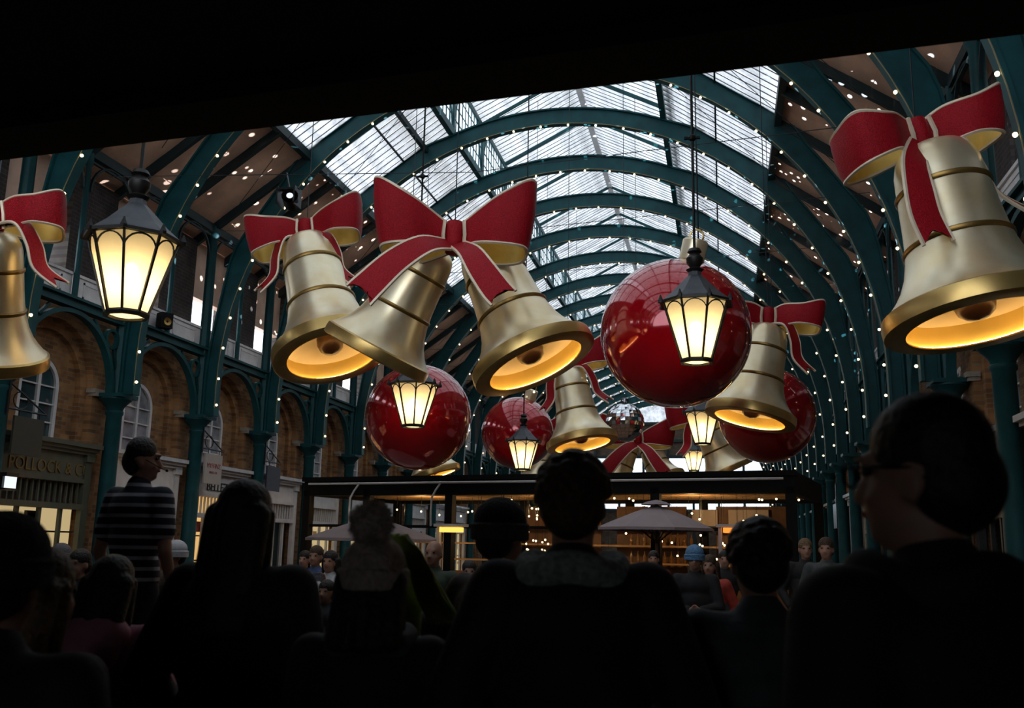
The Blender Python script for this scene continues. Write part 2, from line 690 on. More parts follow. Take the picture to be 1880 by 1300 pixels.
def arc_bar(mb, X, yc, zc, r0, r1, t, a0=0.0, a1=PI, n=20):
    """flat curved bar lying in the wall plane"""
    rows = []
    for i in range(n + 1):
        a = a0 + (a1 - a0) * i / n
        c, s_ = math.cos(a), math.sin(a)
        rows.append([(X - t / 2, yc + r0 * c, zc + r0 * s_), (X + t / 2, yc + r0 * c, zc + r0 * s_), (X + t / 2, yc + r1 * c, zc + r1 * s_), (X - t / 2, yc + r1 * c, zc + r1 * s_)])
    n0 = len(mb.v)
    for r in rows:
        mb.v += r
    for i in range(n):
        o = n0 + 4 * i
        for p in range(4):
            q = (p + 1) % 4
            mb.f.append((o + p, o + q, o + 4 + q, o + 4 + p))
    return mb


def make_wall(side):
    sx = -1 if side == 'left' else 1
    W = empty('wall_' + side, (0, 0, 0), kind='structure')
    XF = sx * 7.75
    src = {}
    br = 'brick'

    def put(name, y, maker, mname, smooth=False, parent=W):
        if name not in src:
            o = maker().build(name, mname, parent, smooth)
            src[name] = o
            o.location = (0, y, 0)
        else:
            o = share(src[name], parent, (0, y, 0))
        return o

    def m_brick():
        mb = MB()
        arch_wall(mb, XF, sx * 0.13, -1.5, 1.5, 0, 5.9, 0, 1.16, 4.45)
        arch_wall(mb, XF + sx * 0.13, sx * 0.10, -1.3, 1.3, 0, 5.8, 0, 0.96, 4.45)
        arch_wall(mb, XF + sx * 0.23, sx * 0.10, -1.15, 1.15, 2.9, 5.75, 0, 0.52, 4.40, sill=3.42)
        mb.quad((XF + sx * 0.5, -1.5, 0), (XF + sx * 0.5, 1.5, 0), (XF + sx * 0.5, 1.5, 5.9), (XF + sx * 0.5, -1.5, 5.9))
        mb.quad((XF, -1.5, 5.9), (XF, 1.5, 5.9), (XF + sx * 0.5, 1.5, 5.9), (XF + sx * 0.5, -1.5, 5.9))
        return mb

    def m_frame():
        mb = MB()
        X = XF + sx * 0.27
        arc_bar(mb, X, 0, 4.40, 0.44, 0.52, 0.06)
        for yy in (-0.48, 0.48):
            mb.box(X - 0.03, X + 0.03, yy - 0.04, yy + 0.04, 3.42, 4.40)
        mb.box(X - 0.03, X + 0.03, -0.035, 0.035, 3.42, 4.88)
        mb.box(X - 0.05, X + 0.05, -0.56, 0.56, 3.38, 3.46)
        for z in (3.75, 4.08, 4.40):
            mb.box(X - 0.02, X + 0.02, -0.46, 0.46, z - 0.012, z + 0.012)
        return mb

    def m_pane():
        X = XF + sx * 0.29
        return MB().poly([(X, -0.46, 3.44), (X, 0.46, 3.44), (X, 0.46, 4.40)] + [(X, 0.46 * math.cos(PI * i / 12), 4.40 + 0.46 * math.sin(PI * i / 12)) for i in range(1, 12)] + [(X, -0.46, 4.40)])

    def m_impost():
        mb = MB()
        for y0, y1 in ((-1.5, -1.13), (1.13, 1.5)):
            mb.box(XF - 0.07, XF + 0.1, y0, y1, 4.36, 4.42)
            mb.box(XF - 0.10, XF + 0.1, y0 - 0.03 * (y0 > 0), y1 + 0.03 * (y1 < 0), 4.42, 4.50)
        return mb

    def m_column():
        x = sx * HW
        prof = [(0.30, 0.0), (0.30, 0.18), (0.24, 0.26), (0.20, 0.34), (0.17, 0.45), (0.155, 2.2), (0.145, 4.02), (0.17, 4.05), (0.17, 4.10), (0.15, 4.12)]
        return MB().lathe(prof, 16, (x, 0, 0), True, True)

    def m_cap():
        x = sx * HW
        mb = MB().lathe([(0.15, 4.12), (0.17, 4.18), (0.23, 4.26), (0.30, 4.33), (0.30, 4.36)], 16, (x, 0, 0), True, True)
        mb.box(x - 0.29, x + 0.29, -0.29, 0.29, 4.36, 4.43)
        return mb

    def m_post():
        x = sx * HW
        return MB().lathe([(0.13, 4.43), (0.12, 6.2), (0.11, 8.55), (0.16, 8.62), (0.16, 8.72), (0.11, 8.85)], 8, (x, 0, 0), True, True)

    def m_thin():
        x = sx * HW
        return MB().lathe([(0.055, 5.95), (0.05, 8.5), (0.08, 8.55), (0.08, 8.85)], 8, (x, 0, 0), True, True)

    def m_spandrel():
        x = sx * HW
        mb = MB()
        arc_bar(mb, x, 0, 4.43, 1.25, 1.33, 0.14, n=28)
        for s_ in (-1, 1):
            arc_bar(mb, x, s_ * 1.17, 5.46, 0.15, 0.20, 0.08, 0, 2 * PI, 16)
            mb.bar((x, s_ * 0.62, 5.72), (x, s_ * 0.86, 5.48), 0.05, 0.05)
            mb.bar((x, s_ * 1.28, 5.28), (x, s_ * 1.40, 4.9), 0.05, 0.05)
        return mb

    def m_beam():
        x = sx * HW
        return MB().box(x - 0.10, x + 0.10, -1.5, 1.5, 5.77, 5.82).box(x - 0.06, x + 0.06, -1.5, 1.5, 5.82, 5.92).box(x - 0.13, x + 0.13, -1.5, 1.5, 5.92, 5.97)

    def m_par():
        X = sx * (HW + 0.12)
        f = -sx
        mb = MB().box(X - 0.05, X + 0.05, 0.02, 1.48, 5.97, 6.42)
        mb.box(X - 0.08, X + 0.08, 0.0, 1.5, 6.40, 6.45)
        for y0, y1, z0, z1 in ((0.30, 0.34, 6.03, 6.34), (1.16, 1.20, 6.03, 6.34), (0.30, 1.20, 6.03, 6.07), (0.30, 1.20, 6.30, 6.34), (0.02, 1.48, 5.97, 6.0)):
            mb.box(X + f * 0.05 - 0.012, X + f * 0.05 + 0.012, y0, y1, z0, z1)
        return mb

    def m_pier():
        X = sx * 8.05
        mb = MB().box(X - 0.22, X + 0.22, 0.12, 1.45, 6.3, 8.5)
        mb.box(X - 0.26, X + 0.26, 0.06, 1.5, 6.3, 6.42)
        return mb

    def m_infill():
        X = sx * 8.05
        return MB().box(X - 0.06, X + 0.06, 0.0, 1.6, 7.3, 8.6).box(X - 0.1, X + 0.1, 0.0, 1.6, 7.24, 7.32)

    def m_bracket():
        x = sx * HW
        mb = MB()
        for yc in (-0.75, 0.75):
            arc_bar(mb, x, yc, 8.05, 0.62, 0.66, 0.05, n=14)
            mb.bar((x, yc - 0.7, 8.62), (x, yc + 0.7, 8.62), 0.05, 0.04)
        return mb

    def m_rail():
        X = sx * 8.0
        mb = MB().box(X - 0.03, X + 0.03, -1.45, 0.1, 6.58, 6.64).box(X - 0.02, X + 0.02, -1.45, 0.1, 6.45, 6.5)
        for i in range(6):
            y = -1.4 + i * 0.28
            mb.box(X - 0.015, X + 0.015, y, y + 0.03, 6.45, 6.6)
        return mb

    for k in range(K0, K1 + 1):
        y = ky(k)
        yc = y + 1.5
        c = put('column', y, m_column, 'iron', True)
        if 'cap' not in src:
            src['cap'] = m_cap().build('capital', 'iron', c, True)
        else:
            share(src['cap'], c)
        put('upper_post', y, m_post, 'iron', True)
        if k == K1:
            break
        put('brick_bay', yc, m_brick, br)
        put('impost', yc, m_impost, 'stone')
        wn = put('window_frame', yc, m_frame, 'white_paint')
        if 'wp' not in src:
            src['wp'] = m_pane().build('window_glass', 'window_dark', wn)
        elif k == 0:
            src['wp'] = m_pane().build('window_glass', 'window_sky_tint', wn)
        else:
            share(src['wp'], wn)
        put('spandrel_arch', yc, m_spandrel, 'iron')
        put('gallery_beam', yc, m_beam, 'iron')
        put('mid_post', yc, m_thin, 'iron', True)
        put('parapet_panel', y, m_par, 'white_paint')
        put('parapet_panel', yc, m_par, 'white_paint')
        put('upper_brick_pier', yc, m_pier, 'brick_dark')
        put('gallery_bracket', yc, m_bracket, 'iron_dark')
        if sx < 0:
            put('upper_infill', y, m_infill, 'timber')
            put('gallery_rail', yc, m_rail, 'iron_dark')
        else:
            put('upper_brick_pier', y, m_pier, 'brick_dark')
    return W


mat('window_dark', (0.030, 0.060, 0.066), 0.06, 0.0, 0.4, 1.5, coat=1.0)
mat('window_sky_tint', (0.30, 0.30, 0.32), 0.15, 0.0, 0.5, 2.5, coat=0.6)  # pale sky reflection painted into the glass colour
WL = make_wall('left')
WR = make_wall('right')

# far gable end ----------------------------------------------------
WB = empty('wall_back', (0, 0, 0), kind='structure')
ye = YE - 0.2
mb = MB()
mb.poly([(-8.3, ye, 8.4), (8.3, ye, 8.4), (8.3, ye, 8.9), (5.0, ye, 10.9), (-5.0, ye, 10.9), (-8.3, ye, 8.9)])
mb.quad((-8.3, ye, 0), (8.3, ye, 0), (8.3, ye, 4.5), (-8.3, ye, 4.5))
mb.build('gable_brick', 'brick_end', WB)
MB().poly([(-5.0, ye, 10.9), (5.0, ye, 10.9), (2.8, ye, 12.4), (2.8, ye, 13.7), (0, ye, 15.2), (-2.8, ye, 13.7), (-2.8, ye, 12.4)]).build('gable_glass', 'roof_glass', WB)
MB().quad((-8.3, ye, 4.5), (8.3, ye, 4.5), (8.3, ye, 8.4), (-8.3, ye, 8.4)).build('transom_glass', 'side_glass', WB)
for i in range(-4, 5):
    MB().box(i * 1.8 - 0.09, i * 1.8 + 0.09, ye - 0.25, ye - 0.05, 0, 10.9).build('mullion', 'iron_dark', WB)
for z in (4.5, 8.4, 9.6, 10.9):
    MB().box(-8.2, 8.2, ye - 0.2, ye - 0.06, z - 0.1, z + 0.1).build('transom', 'iron_dark', WB)

# the low passage the camera stands in: dark soffit ending in a downstand beam, unseen walls added to block light
pas = empty('ceiling', (0, 0, 0), kind='structure')


def edge_y(x):
    return 4.71 - 0.0805 * (x - 2.0)


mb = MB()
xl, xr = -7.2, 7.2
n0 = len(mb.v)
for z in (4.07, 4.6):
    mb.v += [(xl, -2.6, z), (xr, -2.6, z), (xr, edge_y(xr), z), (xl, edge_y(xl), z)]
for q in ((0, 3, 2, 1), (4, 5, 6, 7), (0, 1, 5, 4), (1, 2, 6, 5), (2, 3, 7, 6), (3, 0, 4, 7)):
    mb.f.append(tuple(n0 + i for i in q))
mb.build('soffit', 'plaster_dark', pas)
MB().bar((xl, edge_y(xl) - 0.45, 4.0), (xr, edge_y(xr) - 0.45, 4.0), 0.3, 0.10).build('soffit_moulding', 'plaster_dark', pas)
wf = MB().box(-7.2, 2.9, -2.9, -2.6, 0, 4.6).box(3.65, 7.2, -2.9, -2.6, 0, 4.6).box(2.9, 3.65, -2.9, -2.6, 2.2, 4.6).box(2.9, 3.65, -2.9, -2.6, 0, 1.4).build('wall_front_light_block', 'plaster_dark')  # added unseen wall keeps light off the crowd; its opening adds fill
tag(wf, kind='structure')
for nm, x in (('wall_left_light_block', -7.25), ('wall_right_light_block', 7.25)):
    o = MB().box(x - 0.05, x + 0.05, -2.6, 3.4, 0, 4.3).build(nm, 'plaster_dark')  # unseen side walls added so the crowd stays dark
    tag(o, kind='structure')

# ================================================================== string lights, one string per arch
bulb_me = None
strings = []
for k in range(-2, K1 + 1):
    idx = k + 2
    S = empty('string_light', (0, ky(k) - 0.13, 0), 'warm bulb string clipped under the %s visible iron roof arch from the camera' % ORD[idx], 'string light', 'warm bulb strings under the roof arches')
    R_ = RM - 0.24
    if not strings:
        cord = MB()
        cord.tube([(R_, 0, 4.6)] + [arch_pt(PI * i / 48, R_) for i in range(49)] + [(-R_, 0, 4.6)], 0.008, 4)
        cord = cord.build('cord', 'cord_glint', S)
        strings.append(cord)
    else:
        share(strings[0], S)
    angs = [0.02 + i * (PI - 0.04) / 31 for i in range(32)]
    pos = [arch_pt(a, R_ - 0.05) for a in angs] + [(R_ - 0.05, 0, 4.65), (-R_ + 0.05, 0, 4.65)]
    if k <= 11:
        for p in pos:
            if bulb_me is None:
                o = MB().ball((0, 0, 0), 0.028, 8, 6).build('bulb', 'bulb_glow', S, True)
                bulb_me = o
                o.location = p
            else:
                share(bulb_me, S, p)
    else:
        mb = MB()
        for p in pos:
            mb.ball(p, 0.034, 6, 4)
        mb.build('bulbs', 'bulb_glow', S, True, kind='stuff')


# ================================================================== hanging decorations
def frame(origin, roll=0.0, yaw=0.0, pitch=0.0):
    """axes as seen from the nave: x to the right, y away, z up, then rolled / turned"""
    f = Vector((FW.x, FW.y, 0)).normalized()
    r = Vector((f.y, -f.x, 0))
    M = Matrix(((r.x, f.x, 0, 0), (r.y, f.y, 0, 0), (r.z, f.z, 1, 0), (0, 0, 0, 1)))
    M = M @ Matrix.Rotation(yaw, 4, 'Z') @ Matrix.Rotation(-roll, 4, 'Y') @ Matrix.Rotation(pitch, 4, 'X')
    return Matrix.Translation(origin) @ M


def ribbon(path, wd, name, parent, red_side=1, trim=True, notch=0.0, M=Matrix.Identity(4), sub=6):
    """path: list of (Vector, width vector, width). red band with cream edging in front, gold lining behind"""
    P = []
    n = len(path)
    for i in range(n - 1):
        p0 = path[max(i - 1, 0)]
        p1 = path[i]
        p2 = path[i + 1]
        p3 = path[min(i + 2, n - 1)]
        for j in range(sub):
            t = j / sub

            def cr(a, b, c, d):
                return 0.5 * ((2 * b) + (c - a) * t + (2 * a - 5 * b + 4 * c - d) * t * t + (3 * b - a - 3 * c + d) * t ** 3)
            P.append((cr(p0[0], p1[0], p2[0], p3[0]), cr(p0[1], p1[1], p2[1], p3[1]), cr(p0[2], p1[2], p2[2], p3[2])))
    P.append(path[-1])
    red = MB()
    gold = MB()
    tr = MB()
    U = (-0.5, -0.30, 0.0, 0.30, 0.5)
    rows, rows2 = [], []
    for i, (c, wv, wdt) in enumerate(P):
        wv = wv.normalized()
        d = (P[min(i + 1, len(P) - 1)][0] - P[max(i - 1, 0)][0]).normalized()
        nn = wv.cross(d).normalized() * red_side
        row, row2 = [], []
        for u in U:
            bulge = 0.04 * wdt * (1 - (2 * u) ** 2)
            p = c + wv * (u * wdt) + nn * bulge
            if notch and i >= len(P) - 3:
                p = p - d * (notch * (1 - 2 * abs(u))) * ((i - (len(P) - 4)) / 3)
            row.append(M @ (p + nn * 0.012))
            row2.append(M @ (p - nn * 0.012))
        rows.append(row)
        rows2.append(row2)
    for i in range(len(rows) - 1):
        for j in range(4):
            red.quad(rows[i][j], rows[i][j + 1], rows[i + 1][j + 1], rows[i + 1][j])
            gold.quad(rows2[i][j], rows2[i][j + 1], rows2[i + 1][j + 1], rows2[i + 1][j])
    r = 0.022 * M.to_scale().x
    for j in (0, 4):
        tr.tube([(a[j] + b[j]) / 2 for a, b in zip(rows, rows2)], r, 5)
    o = red.build(name, 'ribbon_red', parent, True)
    for part, mm, nm in ((gold, 'ribbon_gold', 'lining'), (tr, 'ribbon_trim', 'trim')):
        ch = part.build(nm, mm, o, True)
    for oo in [o] + list(o.children):
        bm = bmesh.new()
        bm.from_mesh(oo.data)
        bmesh.ops.remove_doubles(bm, verts=bm.verts, dist=1e-4)
        bmesh.ops.recalc_face_normals(bm, faces=bm.faces)
        bm.to_mesh(oo.data)
        bm.free()
    return o


def V(*a):
    return Vector(a)


def bow(parent, M, lift=(0.14, 0.14), flare=0.80, half=0.92, tails=()):
    """M maps bow space (x right, y away, z up) to the parent's space"""
    for s_, nm, lf in ((-1, 'bow_loop', lift[0]), (1, 'bow_loop', lift[1])):
        up0 = V(0, 0, 1)
        upo = V(0.12 * s_, -0.10, 1)
        upb = V(0.12 * s_, -0.05, 1)
        path = [(V(s_ * 0.06, -0.06, 0.0), up0, 0.30), (V(s_ * 0.28, -0.20, 0.03 + lf * 0.25), up0, 0.40), (V(s_ * half * 0.62, -0.40, lf * 0.65), upo, flare * 0.74),
                (V(s_ * half * 0.98, -0.36, lf), upo, flare), (V(s_ * half * 1.04, -0.05, lf - 0.03), upo, flare * 0.96), (V(s_ * half * 0.94, 0.30, lf * 0.9 - 0.06), upb, flare * 0.88),
                (V(s_ * half * 0.55, 0.36, lf * 0.5 - 0.08), upb, flare * 0.62), (V(s_ * 0.06, 0.08, -0.02), up0, 0.30)]
        ribbon(path, None, nm, parent, red_side=-s_, M=M)
    kn = MB()
    kp = []
    for i in range(13):
        a = 2 * PI * i / 12
        kp.append((V(0, -0.11 * math.cos(a), 0), 0))
    n = 14
    prof = [(-0.20, 0.13), (-0.12, 0.15), (0, 0.155), (0.12, 0.15), (0.20, 0.13)]
    nb = len(kn.v)
    for z, r in prof:
        for j in range(n):
            a = 2 * PI * j / n
            kn.v.append((r * 0.9 * math.cos(a), r * 1.1 * math.sin(a) - 0.02, z))
    for i in range(len(prof) - 1):
        for j in range(n):
            a = nb + i * n + j
            b = nb + i * n + (j + 1) % n
            kn.f.append((a, b, b + n, a + n))
    kn.f.append(tuple(nb + j for j in range(n)))
    kn.f.append(tuple(nb + (len(prof) - 1) * n + j for j in range(n)))
    ko = kn.xf(M).build('knot', 'ribbon_red', parent, True)
    tr = MB()
    for xx in (-0.125, 0.125):
        tr.tube([M @ V(xx, -0.13, -0.2), M @ V(xx * 1.1, -0.165, 0), M @ V(xx, -0.13, 0.2)], 0.026 * M.to_scale().x, 5)
    tr.build('trim', 'ribbon_trim', ko, True)
    for n0, pts in tails:
        n0 = V(*n0).normalized()
        ps = [V(*p[:3]) for p in pts]
        path = []
        for i, p in enumerate(pts):
            d = (ps[min(i + 1, len(ps) - 1)] - ps[max(i - 1, 0)]).normalized()
            wv = d.cross(n0)
            path.append((ps[i], wv, p[3]))
        d = ps[2] - ps[1]
        rs = 1 if path[1][1].cross(d).dot(n0) > 0 else -1
        ribbon(path, None, 'bow_tail', parent, red_side=rs, notch=0.16, M=M)


BELL_L = 1.9
B_PROF = [(0.02, 0.0), (0.12, -0.006), (0.22, -0.03), (0.31, -0.08), (0.365, -0.16), (0.395, -0.27), (0.41, -0.42), (0.425, -0.6), (0.44, -0.8), (0.46, -1.0), (0.49, -1.18),
          (0.535, -1.34), (0.60, -1.48), (0.675, -1.59), (0.745, -1.67), (0.79, -1.71)]


def bell_parts(parent, T, Bm, fat=1.0, led=True, segs=48):
    """a bell body from its crown T to its mouth centre Bm"""
    ax = (T - Bm)
    s_ = ax.length / BELL_L
    z = ax.normalized()
    x = CR - z * CR.dot(z)
    x.normalize()
    y = z.cross(x)
    M = Matrix.Translation(T) @ Matrix(((x.x, y.x, z.x, 0), (x.y, y.y, z.y, 0), (x.z, y.z, z.z, 0), (0, 0, 0, 1))) @ Matrix.Diagonal((s_ * fat, s_ * fat, s_, 1))
    P0 = parent.matrix_world.inverted() if parent else Matrix.Identity(4)
    M = Matrix.Translation(-Vector(parent.location)) @ M
    body = MB().lathe(B_PROF, segs).xf(M).build('bell_body', 'gold', parent, True)
    MB().lathe([(0.79, -1.71), (0.825, -1.73), (0.835, -1.80), (0.83, -1.885), (0.80, -1.90), (0.64, -1.90), (0.64, -1.885), (0.70, -1.88)], segs).xf(M).build('rim', 'gold_rim', parent, True)
    MB().lathe([(0.70, -1.885), (0.695, -1.80), (0.67, -1.66)], segs).xf(M).build('inner_wall', 'bell_yellow', parent, True)
    MB().lathe([(0.675, -1.66), (0.4, -1.63), (0.01, -1.62)], segs).xf(M).build('inner_disc', 'bell_cream', parent, True)
    MB().lathe([(0.175, -1.60), (0.185, -1.70), (0.16, -1.78), (0.10, -1.83), (0.01, -1.85)], 20).xf(M).build('clapper', 'clapper_brown', parent, True)
    for zz, rr in ((-0.52, 0.421), (-1.10, 0.478)):
        MB().lathe([(rr, zz + 0.03), (rr + 0.018, zz + 0.015), (rr + 0.018, zz - 0.015), (rr + 0.006, zz - 0.03)], segs).xf(M).build('band', 'gold_band', parent, True)
    if led:
        MB().lathe([(0.690, -1.872), (0.680, -1.88), (0.668, -1.872), (0.680, -1.864), (0.690, -1.872)], segs).xf(M).build('led_ring', 'led_warm', parent)
    return body


def roof_z(x):
    return rz(x) + 0.03 if abs(x) > 2.75 else RIDGE - (RIDGE - LZ) * abs(x) / 2.85


def hang(parent, p, ztop=None, r=0.008, dx=0.0):
    """steel cable from p up to the roof"""
    p = Vector(p)
    zt = ztop if ztop else roof_z(p.x)
    L = Vector(parent.location)
    MB().tube([p - L, Vector((p.x + dx, p.y, zt)) - L], r, 5).build('hanging_cable', 'wire', parent)


TSIDE = lambda s_: ((s_ * 0.75, -0.65, 0.1), [(s_ * 0.10, -0.08, -0.10, 0.20), (s_ * 0.36, -0.26, -0.16, 0.24), (s_ * 0.50, -0.28, -0.48, 0.27), (s_ * 0.56, -0.30, -0.82, 0.27), (s_ * 0.82, -0.36, -1.10, 0.25)])


def single_bell(top, rim, dt, dr, label, roll=0.0, yaw=0.0, bs=1.0, lift=(0.14, 0.14), tails=None, fat=1.0, dz=0.10, flare=0.80, half=0.92, boff=(0, 0), ptails=()):
    T = at(*top, dt)
    B = at(*rim, dr)
    E_ = empty('christmas_bell', B, label, 'christmas bell', 'giant gold bells hanging in the hall')
    bell_parts(E_, T, B, fat)
    kp = T + Vector((0, 0, dz)) + CR * boff[0] + CU * boff[1]
    M = Matrix.Translation(-B) @ frame(kp, roll, yaw) @ Matrix.Scale(bs, 4)
    tl = list(tails if tails is not None else (TSIDE(-1), TSIDE(1)))
    Mi = M.inverted()
    for pt in ptails:
        tl.append(((0, -1, 0.1), [(*(Mi @ (at(x, y, d) - B)), w_) for x, y, d, w_ in pt]))
    bow(E_, M, lift, flare, half, tl)
    hang(E_, kp + Vector((0, 0, 0.1)))
    return E_


# big bell at the right
single_bell((1708, 268), (1800, 596), 9.75, 9.1, 'giant gold bell with dark red bow hanging at the far right edge', roll=math.radians(12), yaw=math.radians(8), bs=0.92, tails=(TSIDE(1),), ptails=([(1686, 262, 9.58, 0.20), (1680, 296, 9.26, 0.27), (1688, 346, 9.06, 0.31), (1700, 396, 8.93, 0.33), (1724, 446, 8.82, 0.34)],), fat=1.02, lift=(-0.02, 0.10), flare=0.54, half=0.86, boff=(-0.14, -0.02))
# bell cut by the left edge
single_bell((-14, 420), (-30, 668), 8.7, 8.95, 'gold bell cut off by the left edge beside the big lantern', roll=math.radians(10), yaw=math.radians(20), bs=0.66, lift=(0.0, 0.0), flare=0.50, half=0.86)
# bell with bright red bow left of the double bell
single_bell((562, 436), (612, 655), 16.3, 15.3, 'gold bell with bright red bow left of the double bell', roll=math.radians(7), bs=0.98, lift=(-0.06, 0.18), flare=0.64, half=0.92, fat=0.93)
# bell in front of the right bauble
single_bell((1411, 596), (1376, 772), 16.0, 15.6, 'gold bell hanging just right of the largest red bauble', roll=math.radians(-4), yaw=math.radians(-14), bs=0.86, lift=(0.10, 0.06), flare=0.50, half=0.96, tails=(TSIDE(1),), fat=1.0)
# bell below the double bell's right half
single_bell((1042, 676), (1070, 818), 21.6, 21.0, 'gold bell tucked below the double bell, left of the mirror ball', roll=math.radians(10), bs=0.95, lift=(0.02, 0.2), flare=0.66, half=0.95)


def double_bell(kpx, d, left, right, label, bs=1.0, sc=1.0, tails=None, lift=(0.24, 0.24), flare=0.86, roll=0.0):
    """left / right: (top px, rim px, depth top, depth rim)"""
    Kp = at(*kpx, d)
    base = at(kpx[0], max(left[1][1], right[1][1]), d)
    E_ = empty('christmas_bell_pair', base, label, 'christmas bell', 'giant gold bells hanging in the hall')
    for tp, rp_, dt, dr in (left, right):
        bell_parts(E_, at(*tp, dt), at(*rp_, dr))
    M = Matrix.Translation(-base) @ frame(Kp, roll) @ Matrix.Scale(bs, 4)
    tl = tails if tails is not None else (
        ((0.05, -1, 0.35), [(-0.06, -0.18, -0.14, 0.20), (-0.32, -0.56, -0.26, 0.28), (-0.64, -0.78, -0.54, 0.34), (-0.92, -0.88, -0.86, 0.38), (-1.06, -0.90, -1.02, 0.40)]),
        ((0.05, -1, 0.35), [(0.06, -0.18, -0.14, 0.20), (0.22, -0.54, -0.34, 0.27), (0.38, -0.74, -0.62, 0.33), (0.56, -0.86, -0.90, 0.36), (0.66, -0.90, -1.02, 0.36)]))
    bow(E_, M, lift, flare, 0.94, tl)
    hang(E_, Kp + Vector((0, 0, 0.2)))
    return E_


double_bell((835, 438), 12.6, ((800, 448), (687, 656), 13.3, 13.25), ((885, 452), (984, 672), 13.6, 12.9), 'pair of crossed gold bells under one large red bow, centre', bs=1.02)
double_bell((1170, 808), 25.3, ((1160, 806), (1128, 888), 25.9, 25.7), ((1184, 806), (1222, 886), 26.2, 25.6), 'distant pair of gold bells under a red bow below the mirror ball', bs=0.95)
# distant bells mostly hidden by the pavilion
for px0, px1, d, lab in (((1288, 768), (1338, 868), 24.0, 'distant gold bell behind the bell right of the largest bauble'), ((770, 770), (800, 874), 23.0, 'distant gold bell peeping out below the left red bauble'), ((1000, 790), (992, 888), 29.5, 'distant gold bell partly behind the lantern at the middle bauble')):
    T = at(*px0, d + 0.3)
    B = at(*px1, d)
    E_ = empty('christmas_bell', B, lab, 'christmas bell', 'giant gold bells hanging in the hall')
    bell_parts(E_, T, B)
    bow(E_, Matrix.Translation(-B) @ frame(T + Vector((0, 0, 0.05)), 0.1) @ Matrix.Scale(0.9, 4), tails=(TSIDE(-1),))
    hang(E_, T)


# baubles ----------------------------------------------------------
def bauble(px, rpx, d, capdir, label):
    c = at(*px, d)
    R = rpx / FPX * d
    E_ = empty('red_bauble', c - Vector((0, 0, R)), label, 'bauble', 'giant red baubles hanging in the hall')
    L = Vector((0, 0, R))
    MB().ball((0, 0, 0), R, 64, 40).xf(Matrix.Translation(L)).build('ball', 'bauble_red', E_, True)
    cd = (CR * capdir[0] + CU * capdir[1] - FW * capdir[2]).normalized()
    q = Vector((0, 0, 1)).rotation_difference(cd).to_matrix().to_4x4()
    M = Matrix.Translation(L) @ q
    MB().lathe([(0.17 * R, 0.96 * R), (0.18 * R, 1.0 * R), (0.17 * R, 1.0 * R), (0.17 * R, 1.26 * R), (0.15 * R, 1.28 * R), (0.005, 1.28 * R)], 24).xf(M).build('cap', 'gold', E_, True)
    lp = [(0.09 * R * math.cos(2 * PI * i / 14), 0, 1.33 * R + 0.09 * R * math.sin(2 * PI * i / 14)) for i in range(15)]
    MB().tube(lp, 0.014 * R, 6, False).xf(M).build('loop', 'gold_rim', E_, True)
    hang(E_, c + cd * (R * 1.40))
    return E_


bauble((1240, 612), 137, 13.7, (0.22, 1, 0.0), 'largest glossy red bauble with a lantern in front of it')
bauble((768, 766), 97, 18.3, (-0.15, 1, 0.0), 'glossy red bauble below the crossed double bell')
bauble((950, 795), 66, 26.5, (0.35, 1, 0.0), 'smallest visible red bauble, behind a lantern near the middle')
bauble((1408, 762), 88, 19.8, (0.1, 1, 0.0), 'glossy red bauble at the right behind a gold bell')
bauble((1052, 842), 34, 34.0, (0.1, 1, 0.0), 'tiny far red bauble peeping out under the gold bell')


# mirror ball ------------------------------------------------------
c = at(1147, 776, 23.5)
R = 36 / FPX * 23.5
E_ = empty('mirror_ball', c - Vector((0, 0, R)), 'silver faceted mirror ball hanging below the largest bauble', 'mirror ball')
mbll = MB().ball((0, 0, R), R, 26, 16)
# facets as separate little tiles
mt = MB()
for f in mbll.f:
    ps = [Vector(mbll.v[i]) for i in f]
    g = sum(ps, Vector()) / len(ps)
    j = Vector((random.uniform(-1, 1), random.uniform(-1, 1), random.uniform(-1, 1))) * 0.001
    mt.poly([g + (p - g) * 0.95 + (j if i_ % 2 else -j) for i_, p in enumerate(ps)])
mt.build('mirror_tiles', 'mirror', E_, kind='stuff')
MB().ball((0, 0, R), R * 0.985, 24, 14).build('core', 'black_metal', E_, True)
MB().lathe([(0.10, 2 * R - 0.02), (0.10, 2 * R + 0.10), (0.03, 2 * R + 0.14)], 12, capt=True).build('motor_cap', 'black_metal', E_, True)
hang(E_, c + Vector((0, 0, R + 0.1)))


